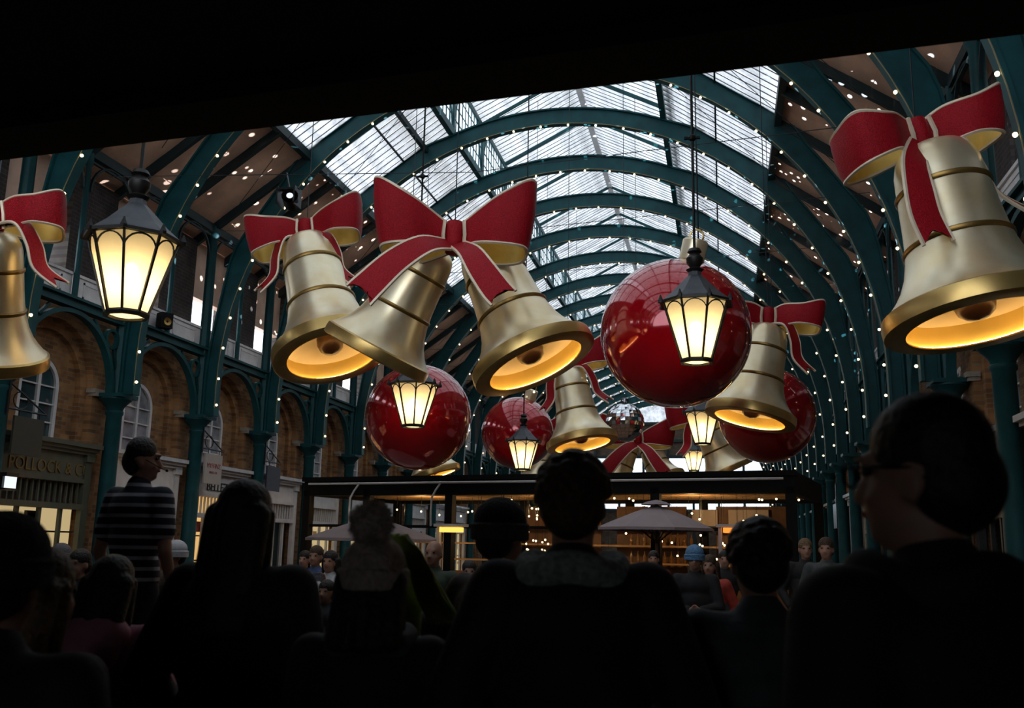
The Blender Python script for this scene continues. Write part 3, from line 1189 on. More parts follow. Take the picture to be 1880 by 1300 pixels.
# lanterns ---------------------------------------------------------
def make_lantern():
    E_ = empty('hanging_lantern', (0, 0, 0))
    rt, rb, h = 0.40, 0.185, 0.70        # glass body from z=0 (bottom) to z=h
    n = 8
    ph = PI / 8
    c = lambda i, r: Vector((r * math.cos(2 * PI * i / n + ph), r * math.sin(2 * PI * i / n + ph), 0))
    pane = None
    for i in range(n):
        a0, a1 = c(i, rb), c(i + 1, rb)
        b0, b1 = c(i, rt), c(i + 1, rt)
        MB().quad(a0, a1, b1 + V(0, 0, h), b0 + V(0, 0, h)).build('pane', 'lamp_glass', E_)
        MB().bar(c(i, rb + 0.006), c(i, rt + 0.006) + V(0, 0, h), 0.022, 0.022).build('glazing_bar', 'lamp_black', E_)
        # arched tracery near the pane top
        mid0 = (a0 + a1) / 2
        mid1 = (b0 + b1) / 2 + V(0, 0, h)
        ed = (b1 - b0).normalized()
        upv = (mid1 - mid0).normalized()
        hw = (b1 - b0).length * 0.46
        ctr = mid1 - upv * hw * 1.05
        out = Vector((mid1.x, mid1.y, 0)).normalized() * 0.006
        MB().tube([ctr + ed * (hw * math.cos(PI * j / 10)) + upv * (hw * math.sin(PI * j / 10)) + out for j in range(11)], 0.009, 4).build('tracery', 'lamp_black', E_)
        k_ = c(i, rt + 0.05) + V(0, 0, h + 0.03)
        MB().lathe([(0.03, -0.03), (0.035, 0.0), (0.022, 0.03), (0.006, 0.075)], 6, k_, True, True).build('crocket', 'lamp_black', E_)
    MB().lathe([(rb + 0.02, -0.03), (rb + 0.025, 0.0), (rb + 0.015, 0.02), (rb - 0.02, 0.02), (rb - 0.02, -0.03), (rb + 0.02, -0.03)], n, ph=ph).build('bottom_ring', 'lamp_black', E_)
    MB().lathe([(rb - 0.01, 0.0), (0.10, -0.02), (0.01, -0.025)], n, ph=ph).build('bottom_glass', 'lamp_glass', E_)
    MB().lathe([(rt + 0.0, h), (rt + 0.06, h + 0.0), (rt + 0.06, h + 0.03), (rt + 0.01, h + 0.05)], n, ph=ph).build('eaves', 'lamp_black', E_)
    MB().lathe([(rt + 0.03, h + 0.04), (0.30, h + 0.15), (0.16, h + 0.30), (0.09, h + 0.37), (0.08, h + 0.42)], n, ph=ph, capt=True).build('roof', 'lamp_roof', E_)
    MB().lathe([(0.08, h + 0.42), (0.11, h + 0.45), (0.06, h + 0.48), (0.10, h + 0.54), (0.105, h + 0.60), (0.06, h + 0.66), (0.09, h + 0.68), (0.07, h + 0.72), (0.02, h + 0.74)], 12, capt=True).build('finial', 'lamp_black', E_, True)
    MB().ball((0, 0, 0.40), 0.075, 12, 8, (1, 1, 1.3)).build('lamp_bulb', 'lamp_glow', E_, True)
    return E_


lant0 = make_lantern()
LH = 0.70
lanterns = [((232, 577), 8.9, 1.0, 'large lit lantern beside the left edge, hanging nearest to the camera', 8),
            ((1279, 663), 11.6, 1.0, 'lit lantern hanging in front of the largest red bauble', 8),
            ((758, 782), 16.6, 1.0, 'lit lantern in front of the red bauble below the double bell', 8),
            ((960, 862), 24.5, 1.0, 'small lit lantern in front of the smallest red bauble', 8),
            ((1290, 815), 22.0, 1.0, 'lit lantern partly behind the bell right of the largest bauble', 8),
            ((1274, 864), 36.0, 1.0, 'farthest small lit lantern just above the pavilion roof', 8)]
for i, (px, d, s_, lab, pw) in enumerate(lanterns):
    o = lant0 if i == 0 else copy_tree(lant0)
    p = at(*px, d)
    o.location = p
    tag(o, lab, 'lantern', 'lit hanging lanterns')
    rod = MB().tube([(0, 0, LH + 0.72), (0, 0, roof_z(p.x) - p.z)], 0.018, 6)
    for zz in (2.2, 3.9):
        rod.ball((0, 0, LH + zz), 0.05, 8, 6)
        rod.bar((-0.10, 0, LH + zz), (0.10, 0, LH + zz), 0.03, 0.03)
    rod.build('suspension_rod', 'lamp_black', o)
    li = bpy.data.lights.new('lantern_lamp', 'POINT')
    li.energy = pw
    li.color = (1.0, 0.80, 0.50)
    li.shadow_soft_size = 0.06
    lo = bpy.data.objects.new('lantern_lamp', li)
    COL.objects.link(lo)
    lo.parent = o
    lo.location = (0, 0, 0.27)

# ================================================================== shopfronts along both sides
mat('shop_olive', (0.075, 0.078, 0.055), 0.5, 0, 0.15, 5)
mat('shop_white', (0.60, 0.57, 0.56), 0.5, 0, 0.1, 5)
mat('shop_stone', (0.42, 0.33, 0.22), 0.6, 0, 0.2, 5)
mat('shop_dark', (0.03, 0.03, 0.028), 0.4, 0, 0.2, 5)
mat('letter_dark', (0.012, 0.012, 0.014), 0.5)
mat('letter_gold', (0.20, 0.13, 0.04), 0.4, 0.4)
mat('letter_red', (0.30, 0.02, 0.02), 0.5)
mat('letter_grey', (0.25, 0.25, 0.25), 0.5)
mat('sign_beige', (0.48, 0.40, 0.34), 0.6, 0, 0.06)
mat('sign_olive', (0.030, 0.030, 0.020), 0.5, 0, 0.1)
mat('sign_navy', (0.035, 0.035, 0.055), 0.5, 0, 0.1)
mat('sign_black', (0.010, 0.010, 0.011), 0.4, 0, 0.1)
mat('display_dark', (0.04, 0.028, 0.02), 0.7, 0, 0.4, 4)
mat('stock_warm', (0.55, 0.35, 0.15), 0.6, 0, 0.4, 9)
mat('stock_red', (0.30, 0.05, 0.02), 0.6, 0, 0.4, 9)
mat('shop_glass', (0.02, 0.022, 0.022), 0.05, 0, 0.3, 3, coat=1.0)


def wall_text_M(side, y, z, X):
    # text reading along the left wall (towards +Y to the right) or the right wall
    if side < 0:
        return Matrix(((0, 0, 1, X), (1, 0, 0, y), (0, 1, 0, z), (0, 0, 0, 1)))
    return Matrix(((0, 0, -1, X), (-1, 0, 0, y), (0, 1, 0, z), (0, 0, 0, 1)))


def shopfront(side, k, paint, lit, label, slats_lit=None, text=None, tmat='letter_dark', door=True):
    X = side * 7.74
    f = -side                                  # towards the nave
    E_ = empty('shopfront', (X, ky(k) + 1.5, 0), label, 'shopfront', 'shopfronts under the arcade')
    w = 1.13
    dp = 0.10

    def bx(mb, y0, y1, z0, z1, d0=0.0, d1=dp):
        return mb.box(min(f * d0, f * d1), max(f * d0, f * d1), y0, y1, z0, z1)
    for s_ in (-1, 1):
        mb = MB()
        bx(mb, s_ * w - 0.09, s_ * w + 0.09, 0, 3.2)
        bx(mb, s_ * w - 0.12, s_ * w + 0.12, 0, 0.3, 0, dp + 0.04)
        bx(mb, s_ * w - 0.12, s_ * w + 0.12, 3.10, 3.25, 0, dp + 0.04)
        mb.build('pilaster', paint, E_)
    mb = MB()
    bx(mb, -w - 0.16, w + 0.16, 3.34, 3.42, -0.1, dp + 0.16)
    bx(mb, -w - 0.14, w + 0.14, 3.28, 3.34, -0.1, dp + 0.10)
    bx(mb, -w - 0.10, w + 0.10, 3.22, 3.28, -0.1, dp + 0.05)
    mb.build('cornice', paint, E_)
    fb = bx(MB(), -w + 0.09, w - 0.09, 2.78, 3.22, -0.05, dp - 0.03).build('fascia', paint, E_)
    if text:
        text_mesh('lettering', text, 0.30, tmat, fb, wall_text_M(side, 0, 2.93, f * (dp - 0.02)))
    mb = MB()
    bx(mb, -w + 0.09, w - 0.09, 2.70, 2.78)
    bx(mb, -w + 0.09, w - 0.09, 2.22, 2.32)
    mb.build('transom', paint, E_)
    bx(MB(), -w + 0.09, w - 0.09, 2.32, 2.70, -0.12, -0.10).build('transom_backing', slats_lit or 'display_dark', E_)
    sl = None
    for i in range(14):
        y = -w + 0.16 + i * (2 * w - 0.32) / 13
        if sl is None:
            sl = bx(MB(), -0.018, 0.018, 2.32, 2.70, 0.0, 0.04).build('slat', paint, E_)
            sl.location = (0, y, 0)
        else:
            share(sl, E_, (0, y, 0))
    bx(MB(), -w + 0.09, w - 0.09, 0, 0.5, -0.05, dp - 0.03).build('stall_riser', paint, E_)
    for y in (-0.55, 0.0, 0.55):
        bx(MB(), y - 0.035, y + 0.035, 0.5, 2.22, 0.0, 0.06).build('mullion', paint, E_)
    bx(MB(), -w + 0.09, w - 0.09, 0.5, 2.22, -0.12, -0.10).build('display_back', lit or 'shop_glass', E_)
    if lit:
        rnd = random.Random(k * 7 + side)
        for i in range(9):
            y = rnd.uniform(-0.95, 0.7)
            z = rnd.choice((0.9, 1.3, 1.55, 1.9))
            bx(MB(), y, y + rnd.uniform(0.12, 0.35), z, z + rnd.uniform(0.10, 0.28), -0.09, -0.03).build('display_item', rnd.choice(('display_dark', 'stock_warm', 'stock_red', 'display_dark')), E_)
        for z in (1.25, 1.8):
            bx(MB(), -w + 0.09, w - 0.09, z, z + 0.03, -0.10, -0.02).build('shelf', 'display_dark', E_)
    return E_


lit_names = {-1: ('shop_olive', 'shop_glow', 'olive painted shopfront with lit yellow windows at the left edge', None, 'L. POLLOCK & CO', 'letter_gold'),
             0: ('shop_white', None, 'white shopfront behind the man in the striped shirt', None, None, 'letter_dark'),
             1: ('shop_white', 'shop_amber', 'white shopfront with dark lettering and amber lit slatted transom', 'shop_amber', 'BELLEZA', 'letter_dark'),
             2: ('shop_white', None, 'white shopfront with dark slatted transom beside the pavilion corner', None, None, 'letter_dark')}
for k in range(-2, 9):
    if k in lit_names:
        p_, l_, lab, sl_, tx, tm = lit_names[k]
    else:
        p_, l_, sl_, tx, tm = ('shop_white', 'shop_glow', None, None, 'letter_dark') if k > 2 else ('shop_olive', None, None, None, 'letter_dark')
        lab = 'pale shopfront on the left arcade, %s beyond the pavilion corner' % ORD[k - 3] if k > 2 else 'olive shopfront nearest the camera on the left arcade'
    shopfront(-1, k, p_, l_, lab, sl_, tx, tm)
for k in range(-2, 13):
    p_ = ('shop_stone', 'shop_white', 'shop_dark')[k % 3]
    l_ = 'shop_glow' if k in (4, 7, 10) else None
    shopfront(1, k, p_, l_, '%s shopfront on the right arcade, %s from the camera' % ({'shop_stone': 'stone coloured', 'shop_white': 'white', 'shop_dark': 'dark'}[p_], ORD[k + 2]))


# ---- hanging signs on column brackets
def bracket_sign(side, k, board, label, text=None, tmat='letter_red', w=0.62, h=0.62, z=3.85, text2=None, blank=False):
    x0 = side * (HW - 0.15)
    E_ = empty('hanging_sign', (x0, ky(k), z), label, 'shop sign')
    f = 1                                      # signs stand out along the arcade, facing the nave
    mb = MB()
    mb.tube([(0, 0, 0), (0, f * 0.95, 0)], 0.018, 6)
    mb.tube([(0, 0, 0.42), (0, f * 0.9, 0.02)], 0.015, 6)
    mb.tube([(0, 0.30 + 0.17 * math.cos(a * PI / 6), -0.0 + 0.16 + 0.14 * math.sin(a * PI / 6)) for a in range(13)], 0.012, 5)
    mb.box(-0.03, 0.03, -0.02, 0.02, -0.1, 0.5)
    mb.build('bracket', 'black_metal', E_)
    if not blank:
        for yy in (0.30, 0.78):
            MB().tube([(0, yy, 0), (0, yy, -0.10)], 0.008, 5).build('hook', 'black_metal', E_)
        bo = MB().box(-0.02, 0.02, 0.54 - w / 2, 0.54 + w / 2, -0.10 - h, -0.10).build('board', board, E_)
        sgn = 1 if side < 0 else -1
        Mx = lambda zz: wall_text_M(side, 0.54, zz, sgn * 0.022)
        if text:
            text_mesh('lettering', text, 0.15, tmat, bo, Mx(-0.10 - h * 0.40), 0.003)
        if text2:
            text_mesh('lettering', text2, 0.07, tmat, bo, Mx(-0.10 - h * 0.62), 0.003)
    return E_


bracket_sign(-1, -1, 'sign_olive', 'dark olive hanging sign on a bracket at the left edge', w=0.70, h=0.62, z=3.75)
bracket_sign(-1, 1, 'sign_beige', 'beige hanging sign with red lettering right of the striped man', 'MYFFINZ', 'letter_red', w=0.74, h=0.66, z=3.72, text2='FINEST CO.')
bracket_sign(-1, 2, 'sign_navy', 'dark navy hanging sign above the long haired woman', w=0.74, h=0.62, z=3.70)
bracket_sign(1, -2, 'sign_black', 'bare black iron sign bracket on the right column', z=3.75, blank=True)
bracket_sign(1, 5, 'sign_black', 'black hanging sign with a pale line far along the right arcade', w=0.9, h=0.75, z=3.3, text='———', tmat='letter_grey')
bracket_sign(1, 7, 'sign_beige', 'beige hanging sign far along the right arcade', w=0.9, h=0.75, z=2.95)

# ---- small lantern by the left shop, loudspeakers, stage spotlight
p = at(20, 887, 15.0)
E_ = empty('wall_lantern', p, 'small white lit box lantern at the olive shopfront', 'lantern')
for i in range(3):
    MB().box(-0.02, 0.0, -0.12 + i * 0.085, -0.05 + i * 0.085, -0.08, 0.10).build('pane', 'white_glow', E_)
MB().box(-0.10, 0.02, -0.14, 0.14, 0.10, 0.16).box(-0.10, 0.02, -0.14, 0.14, -0.11, -0.08).box(-0.12, -0.06, -0.12, 0.13, -0.1, 0.12).build('housing', 'black_metal', E_)


def speaker(p, s_, label, rzz):
    E_ = empty('loudspeaker', p, label, 'loudspeaker', rz=rzz)
    MB().box(-0.16 * s_, 0.16 * s_, -0.14 * s_, 0.14 * s_, -0.20 * s_, 0.20 * s_).build('cabinet', 'black_paint', E_)
    MB().lathe([(0.11, 0.0), (0.10, 0.03), (0.03, 0.01)], 16).xf(Matrix.Translation((0, -0.14 * s_, -0.03)) @ Matrix.Rotation(PI / 2, 4, 'X') @ Matrix.Scale(s_, 4)).build('cone', 'gold_band', E_, True)
    MB().box(-0.03, 0.03, 0.1, 0.35, -0.04, 0.04).build('mounting_arm', 'black_metal', E_)
    return E_


speaker(Vector((-7.33, 13.35, 6.55)), 1.1, 'black loudspeaker box on the parapet behind the left bell', math.radians(60))
speaker(Vector((-7.30, 17.25, 6.15)), 0.8, 'round dark loudspeaker on the white parapet right of the big lantern', math.radians(60))

p = at(536, 380, 17.4)
E_ = empty('stage_spotlight', p, 'black stage spotlight with a bright white lens above the left bow', 'spotlight')
MB().lathe([(0.10, 0.0), (0.13, 0.10), (0.14, 0.34), (0.15, 0.36)], 14, capb=True).xf(Matrix.Rotation(math.radians(75), 4, 'X') @ Matrix.Rotation(0.3, 4, 'Y')).build('housing', 'black_paint', E_, True)
MB().lathe([(0.06, 0.362), (0.002, 0.364)], 14).xf(Matrix.Rotation(math.radians(75), 4, 'X') @ Matrix.Rotation(0.3, 4, 'Y')).build('lens', 'white_glow', E_, True)
MB().box(-0.18, -0.15, -0.3, 0.0, -0.05, 0.30).box(0.15, 0.18, -0.3, 0.0, -0.05, 0.30).box(-0.18, 0.18, -0.2, -0.1, 0.27, 0.31).build('yoke', 'black_metal', E_)
MB().tube([(0, -0.15, 0.3), (-0.25, 0.2, 0.75)], 0.02, 6).build('clamp', 'black_metal', E_)

# light thrown about by the mirror ball: an added unseen lamp beside it, spotted to stand in for its reflections
gl = bpy.data.lights.new('mirror_ball_glints', 'POINT')
gl.energy = 14000
gl.shadow_soft_size = 0.0
gl.color = (0.80, 0.88, 1.0)
gl.use_nodes = True
t = gl.node_tree
em = t.nodes['Emission']
tcn = t.nodes.new('ShaderNodeTexCoord')
vor = t.nodes.new('ShaderNodeTexVoronoi')
vor.inputs['Scale'].default_value = 30.0
vor.inputs['Randomness'].default_value = 1.0
cr_ = t.nodes.new('ShaderNodeValToRGB')
cr_.color_ramp.elements[0].position = 0.15
cr_.color_ramp.elements[0].color = (1, 1, 1, 1)
cr_.color_ramp.elements[1].position = 0.21
cr_.color_ramp.elements[1].color = (0, 0, 0, 1)
t.links.new(tcn.outputs['Normal'], vor.inputs['Vector'])
t.links.new(vor.outputs['Distance'], cr_.inputs['Fac'])
sz = t.nodes.new('ShaderNodeSeparateXYZ')
t.links.new(tcn.outputs['Normal'], sz.inputs[0])
mr = t.nodes.new('ShaderNodeMapRange')
mr.inputs['From Min'].default_value = 0.18
mr.inputs['From Max'].default_value = 0.24
t.links.new(sz.outputs['Z'], mr.inputs['Value'])
ml = t.nodes.new('ShaderNodeMath')
ml.operation = 'MULTIPLY'
t.links.new(cr_.outputs['Color'], ml.inputs[0])
t.links.new(mr.outputs[0], ml.inputs[1])
t.links.new(ml.outputs[0], em.inputs['Strength'])
go = bpy.data.objects.new('mirror_ball_glints', gl)
COL.objects.link(go)
go.location = at(1147, 776, 23.5) - FW * 0.75 + Vector((0, 0, 0.3))


# ================================================================== the pavilion in the nave
PL = Vector((-5.55, 21.0, 0))
PR = Vector((5.15, 18.7, 0))
pdir = (PR - PL)
PWID = pdir.length
prz = math.atan2(pdir.y, pdir.x)
PV = empty('market_pavilion', PL, 'black framed glazed pavilion across the nave with warm lights inside', 'pavilion', rz=prz)
PZ, PD = 3.2, 4.0
mat('fabric_mauve', (0.30, 0.245, 0.255), 0.8, 0, 0.08, 3)
mat('wood_warm', (0.36, 0.22, 0.10), 0.55, 0, 0.25, 5)
mat('wood_brown', (0.13, 0.06, 0.025), 0.6, 0, 0.3, 5)
mat('pav_glass', (0.03, 0.03, 0.03), 0.05, 0, 0.2, 3, coat=1.0)
posts = [0.0, 1.65, 3.75, 6.55, 8.35, PWID]
for x in posts:
    MB().box(x - 0.09, x + 0.09, -0.09, 0.09, 0, PZ - 0.3).build('post', 'black_paint', PV)
    MB().box(x - 0.09, x + 0.09, PD - 0.09, PD + 0.09, 0, PZ - 0.3).build('post', 'black_paint', PV)
MB().box(-0.12, PWID + 0.12, -0.14, 0.14, PZ - 0.10, PZ).build('front_cornice', 'black_paint', PV)
MB().box(-0.08, PWID + 0.08, -0.09, 0.09, PZ - 0.42, PZ - 0.10).build('front_beam', 'black_paint', PV)
MB().box(-0.08, PWID + 0.08, PD - 0.09, PD + 0.09, PZ - 0.42, PZ).build('back_beam', 'black_paint', PV)
for x in (0, PWID):
    MB().box(x - 0.08, x + 0.08, 0, PD, PZ - 0.42, PZ).build('side_beam', 'black_paint', PV)
MB().tube([(0.1, -0.17, PZ - 0.16), (PWID - 0.1, -0.17, PZ - 0.16)], 0.025, 6).build('gutter_pipe', 'shop_white', PV, True)
MB().box(-0.05, PWID + 0.05, 0.1, PD - 0.1, PZ - 0.12, PZ - 0.06).build('roof_deck', 'wood_brown', PV)
for i in range(8):
    y = 0.3 + i * 0.48
    MB().box(0.1, PWID - 0.1, y, y + 0.16, PZ - 0.34, PZ - 0.12).build('ceiling_joist', 'wood_warm', PV)
for z in (1.05, 2.1):
    for i in range(5):
        if z > 2 or i in (0, 4):
            MB().box(posts[i] + 0.09, posts[i + 1] - 0.09, -0.03, 0.03, z - 0.03, z + 0.03).build('glazing_rail', 'black_paint', PV)
MB().box(0.1, PWID - 0.1, 3.0, 3.15, 0, 1.1).build('bar_counter', 'wood_brown', PV)
for z in (1.35, 1.75, 2.15):
    MB().box(1.0, PWID - 1.0, 3.3, 3.6, z, z + 0.04).build('bar_shelf', 'wood_warm', PV)
# back panels in the pavilion
for i, (x0, x1, m) in enumerate(((6.3, 8.0, 'wood_brown'), (8.7, 10.4, 'wood_brown'), (3.9, 5.9, 'wood_brown'))):
    MB().box(x0, x1, 3.75, 3.81, 0, 2.7).build('back_panel', m, PV)


for x0, x1 in ((8.15, 8.75), (9.0, 9.9)):
    MB().box(x0, x1, 3.66, 3.72, 2.25, 2.62).build('menu_board', 'sign_beige', PV)


def pav(x, y, z):
    return PV.matrix_basis @ Vector((x, y, z))


bpy.context.view_layer.update()
# fairy lights inside
for n_, (x0, x1, cnt, lab) in enumerate(((0.3, 3.6, 16, 'loose warm fairy lights inside the left end of the pavilion'), (3.9, 6.3, 70, 'dense warm fairy lights in the middle of the pavilion'), (6.8, 10.9, 34, 'warm fairy lights inside the right end of the pavilion'))):
    S = empty('fairy_lights', pav(x0, 2.0, 2.9), lab, 'string light', 'fairy lights inside the pavilion', rz=prz)
    rnd = random.Random(n_)
    pts = []
    for i in range(cnt):
        pts.append(Vector(((x1 - x0) * (i + rnd.random()) / cnt, rnd.uniform(-1.2, 0.9), -rnd.choice((0.05, 0.25, 0.45, 0.75, 1.0, 1.25)) - rnd.uniform(0, 0.15))))
    cd = MB()
    for p in pts:
        cd.tube([(p.x, p.y, -0.02 + 0.0), p], 0.004, 4)
    cd.tube([(0, 0, 0.0), (x1 - x0, 0, 0.0)], 0.006, 4)
    cd.build('cord', 'wire', S, kind='stuff')
    b0 = None
    for p in pts:
        if b0 is None:
            b0 = MB().ball((0, 0, 0), 0.023, 8, 6).build('bulb', 'bulb_glow', S, True)
            b0.location = p
        else:
            share(b0, S, p)
for x in (2.0, 5.2, 8.6):
    li = bpy.data.lights.new('pavilion_lamp', 'POINT')
    li.energy = 45
    li.color = (1.0, 0.62, 0.28)
    li.shadow_soft_size = 0.05
    lo = bpy.data.objects.new('pavilion_lamp', li)
    COL.objects.link(lo)
    lo.location = pav(x, 1.8, 2.5)
# bottles on the bar shelves
rnd = random.Random(5)
mat('bottle_amber', (0.16, 0.07, 0.015), 0.12, 0, 0.3, 3, coat=0.8)
mat('bottle_green', (0.02, 0.06, 0.025), 0.12, 0, 0.3, 3, coat=0.8)
bt0 = None
for sh, z in enumerate((1.39, 1.79, 2.19)):
    for i in range(10):
        x = 6.75 + i * 0.16
        p = pav(x, 3.45, z)
        if bt0 is None:
            bt0 = MB().lathe([(0.038, 0), (0.04, 0.02), (0.04, 0.15), (0.015, 0.20), (0.014, 0.26), (0.016, 0.27)], 8, capb=True, capt=True).build('bottle', 'bottle_amber', None, True)
            o = bt0
        else:
            o = bt0.copy()
            COL.objects.link(o)
        o.location = p
        tag(o, 'amber bottle in a row on the pavilion bar shelves', 'bottle', 'bottles on the pavilion bar')
# curved downpipes on the front beam
for x, lab in ((1.45, 'bent grey cable pipe left of the first parasol tip'), (3.55, 'bent grey cable pipe above the patio heater'), (6.45, 'bent grey cable pipe left of the right parasol')):
    o = MB().tube([(0, 0, 0), (0.02, -0.05, -0.05), (-0.05, -0.10, -0.18), (-0.12, -0.14, -0.34), (-0.15, -0.12, -0.62), (-0.16, -0.08, -0.95)], 0.022, 6).build('cable_pipe', 'shop_white', None, True)
    o.location = pav(x, -0.12, PZ - 0.14)
    o.rotation_euler = (0, 0, prz)
    tag(o, lab, 'pipe')


# parasols ---------------------------------------------------------
def parasol(px, d, wid, label, rot=0.3):
    top = at(*px, d)
    E_ = empty('parasol', (top.x, top.y, 0), label, 'parasol', 'mauve parasols before the pavilion', rz=rot)
    H = top.z
    n = 8
    rim, hz = wid / 2, 0.42
    cn = MB()
    st = 5
    ring = lambda r, z, i: Vector((r * math.cos(2 * PI * i / n), r * math.sin(2 * PI * i / n), z))
    for i in range(n):
        for j in range(st):
            r0, r1 = rim * j / st, rim * (j + 1) / st
            z0, z1 = H - 0.05 - hz * (j / st) ** 1.15, H - 0.05 - hz * ((j + 1) / st) ** 1.15
            cn.quad(ring(max(r0, 0.01), z0, i), ring(r1, z1, i), ring(r1, z1, i + 1), ring(max(r0, 0.01), z0, i + 1))
    cn.build('canopy', 'fabric_mauve', E_)
    va = MB()
    for i in range(n):
        va.quad(ring(rim, H - 0.05 - hz, i), ring(rim, H - 0.05 - hz - 0.05, i), ring(rim, H - 0.05 - hz - 0.05, i + 1), ring(rim, H - 0.05 - hz, i + 1))
    va.build('valance', 'fabric_mauve', E_)
    MB().lathe([(0.30, H - 0.05), (0.20, H), (0.02, H + 0.04)], 8).build('vent_cap', 'fabric_mauve', E_)
    MB().tube([(0, 0, 0), (0, 0, H + 0.02)], 0.03, 10).build('pole', 'wood_brown', E_, True)
    for i in range(n):
        MB().tube([(0, 0, H - 0.12), ring(rim * 0.98, H - 0.08 - hz, i)], 0.012, 5).build('rib', 'wood_brown', E_)
        MB().tube([(0, 0, H - 0.75), ring(rim * 0.5, H - 0.10 - hz * 0.48, i)], 0.010, 5).build('stay', 'wood_brown', E_)
    MB().lathe([(0.35, 0.0), (0.35, 0.06), (0.08, 0.10), (0.05, 0.25)], 16, capb=True).build('base', 'black_metal', E_, True)
    return E_


parasol((686, 944), 18.6, 2.62, 'mauve parasol at the left of the pavilion, behind the pompom hat', 0.2)
parasol((1205, 922), 17.6, 2.20, 'mauve parasol at the right of the pavilion, above the blue hat', 0.35)


# patio heaters ----------------------------------------------------
def heater(px, d, label, glow, wdt=0.55):
    p = at(*px, d)
    E_ = empty('patio_heater', (p.x, p.y, 0), label, 'patio heater', rz=prz)
    H = p.z
    MB().box(-0.03, 0.03, -0.03, 0.03, 0, H).build('post', 'shop_white', E_)
    MB().lathe([(0.24, 0), (0.24, 0.05), (0.04, 0.09)], 14, capb=True).build('base', 'black_metal', E_)
    MB().box(-0.05, wdt, -0.12, 0.12, H + 0.0, H + 0.05).build('hood', 'shop_white', E_)
    MB().box(0.08, wdt - 0.08, -0.13, 0.08, H - 0.10, H - 0.01).build('element', glow, E_)
    return E_


heater((806, 967), 17.6, 'patio heater with glowing amber element beside the left parasol', 'heater_glow')
heater((1322, 968), 17.2, 'patio heater glowing orange beside the right parasol', 'flame_glow')

# ================================================================== people
mat('skin', (0.40, 0.21, 0.145), 0.5, 0, 0.08, 12)
mat('skin_dark', (0.20, 0.10, 0.06), 0.5, 0, 0.08, 12)
mat('eye_dark', (0.02, 0.015, 0.012), 0.2)
mat('lip', (0.35, 0.10, 0.09), 0.5)
mat('hair_dark', (0.012, 0.009, 0.007), 0.55, 0, 0.4, 60, 0.6)
mat('hair_brown', (0.06, 0.032, 0.015), 0.55, 0, 0.5, 70, 0.8)
mat('hair_light', (0.20, 0.12, 0.06), 0.55, 0, 0.5, 70, 0.8)
mat('hair_green', (0.04, 0.55, 0.20), 0.45, 0, 0.5, 9, 0.3, col2=(0.70, 0.80, 0.16))
mat('coat_black', (0.012, 0.012, 0.014), 0.8, 0, 0.3, 10, 0.3)
mat('coat_grey', (0.06, 0.07, 0.075), 0.8, 0, 0.3, 14, 0.4)
mat('coat_fur', (0.30, 0.32, 0.30), 0.9, 0, 0.5, 60, 0.9)
mat('coat_pink', (0.60, 0.22, 0.30), 0.7, 0, 0.2, 8, 0.3)
mat('coat_brown', (0.05, 0.032, 0.02), 0.8, 0, 0.3, 10, 0.3)
mat('coat_green', (0.035, 0.055, 0.035), 0.8, 0, 0.3, 10, 0.3)
mat('coat_blue', (0.04, 0.08, 0.20), 0.7, 0, 0.3, 10, 0.3)
mat('coat_red', (0.45, 0.05, 0.03), 0.7, 0, 0.3, 10, 0.3)
mat('coat_white', (0.55, 0.55, 0.58), 0.7, 0, 0.2, 10, 0.3)
mat('trousers', (0.015, 0.016, 0.022), 0.85, 0, 0.3, 10, 0.2)
mat('shoe', (0.012, 0.010, 0.010), 0.4)
mat('knit_beige', (0.45, 0.36, 0.30), 0.95, 0, 0.25, 60, 0.9)
mat('knit_black', (0.012, 0.011, 0.012), 0.95, 0, 0.3, 60, 0.8)
mat('knit_stripe', (0.07, 0.055, 0.05), 0.95, 0, 0.3, 60, 0.8)
mat('knit_blue', (0.12, 0.26, 0.45), 0.95, 0, 0.3, 60, 0.6)
mat('knit_grey', (0.16, 0.16, 0.18), 0.95, 0, 0.3, 60, 0.6)


def stripe_mat():
    m = bpy.data.materials.new('striped_jersey')
    m.use_nodes = True
    t = m.node_tree
    b = t.nodes['Principled BSDF']
    b.inputs['Roughness'].default_value = 0.85
    c = t.nodes.new('ShaderNodeTexCoord')
    s_ = t.nodes.new('ShaderNodeSeparateXYZ')
    t.links.new(c.outputs['Object'], s_.inputs[0])
    mu = t.nodes.new('ShaderNodeMath')
    mu.operation = 'MULTIPLY'
    mu.inputs[1].default_value = 1 / 0.058
    t.links.new(s_.outputs['Z'], mu.inputs[0])
    fr = t.nodes.new('ShaderNodeMath')
    fr.operation = 'FRACT'
    t.links.new(mu.outputs[0], fr.inputs[0])
    gt = t.nodes.new('ShaderNodeMath')
    gt.operation = 'GREATER_THAN'
    gt.inputs[1].default_value = 0.66
    t.links.new(fr.outputs[0], gt.inputs[0])
    mx = t.nodes.new('ShaderNodeMix')
    mx.data_type = 'RGBA'
    mx.inputs['A'].default_value = (0.014, 0.016, 0.03, 1)
    mx.inputs['B'].default_value = (0.42, 0.43, 0.48, 1)
    t.links.new(gt.outputs[0], mx.inputs['Factor'])
    t.links.new(mx.outputs['Result'], b.inputs['Base Color'])
    MATS['striped_jersey'] = m


stripe_mat()


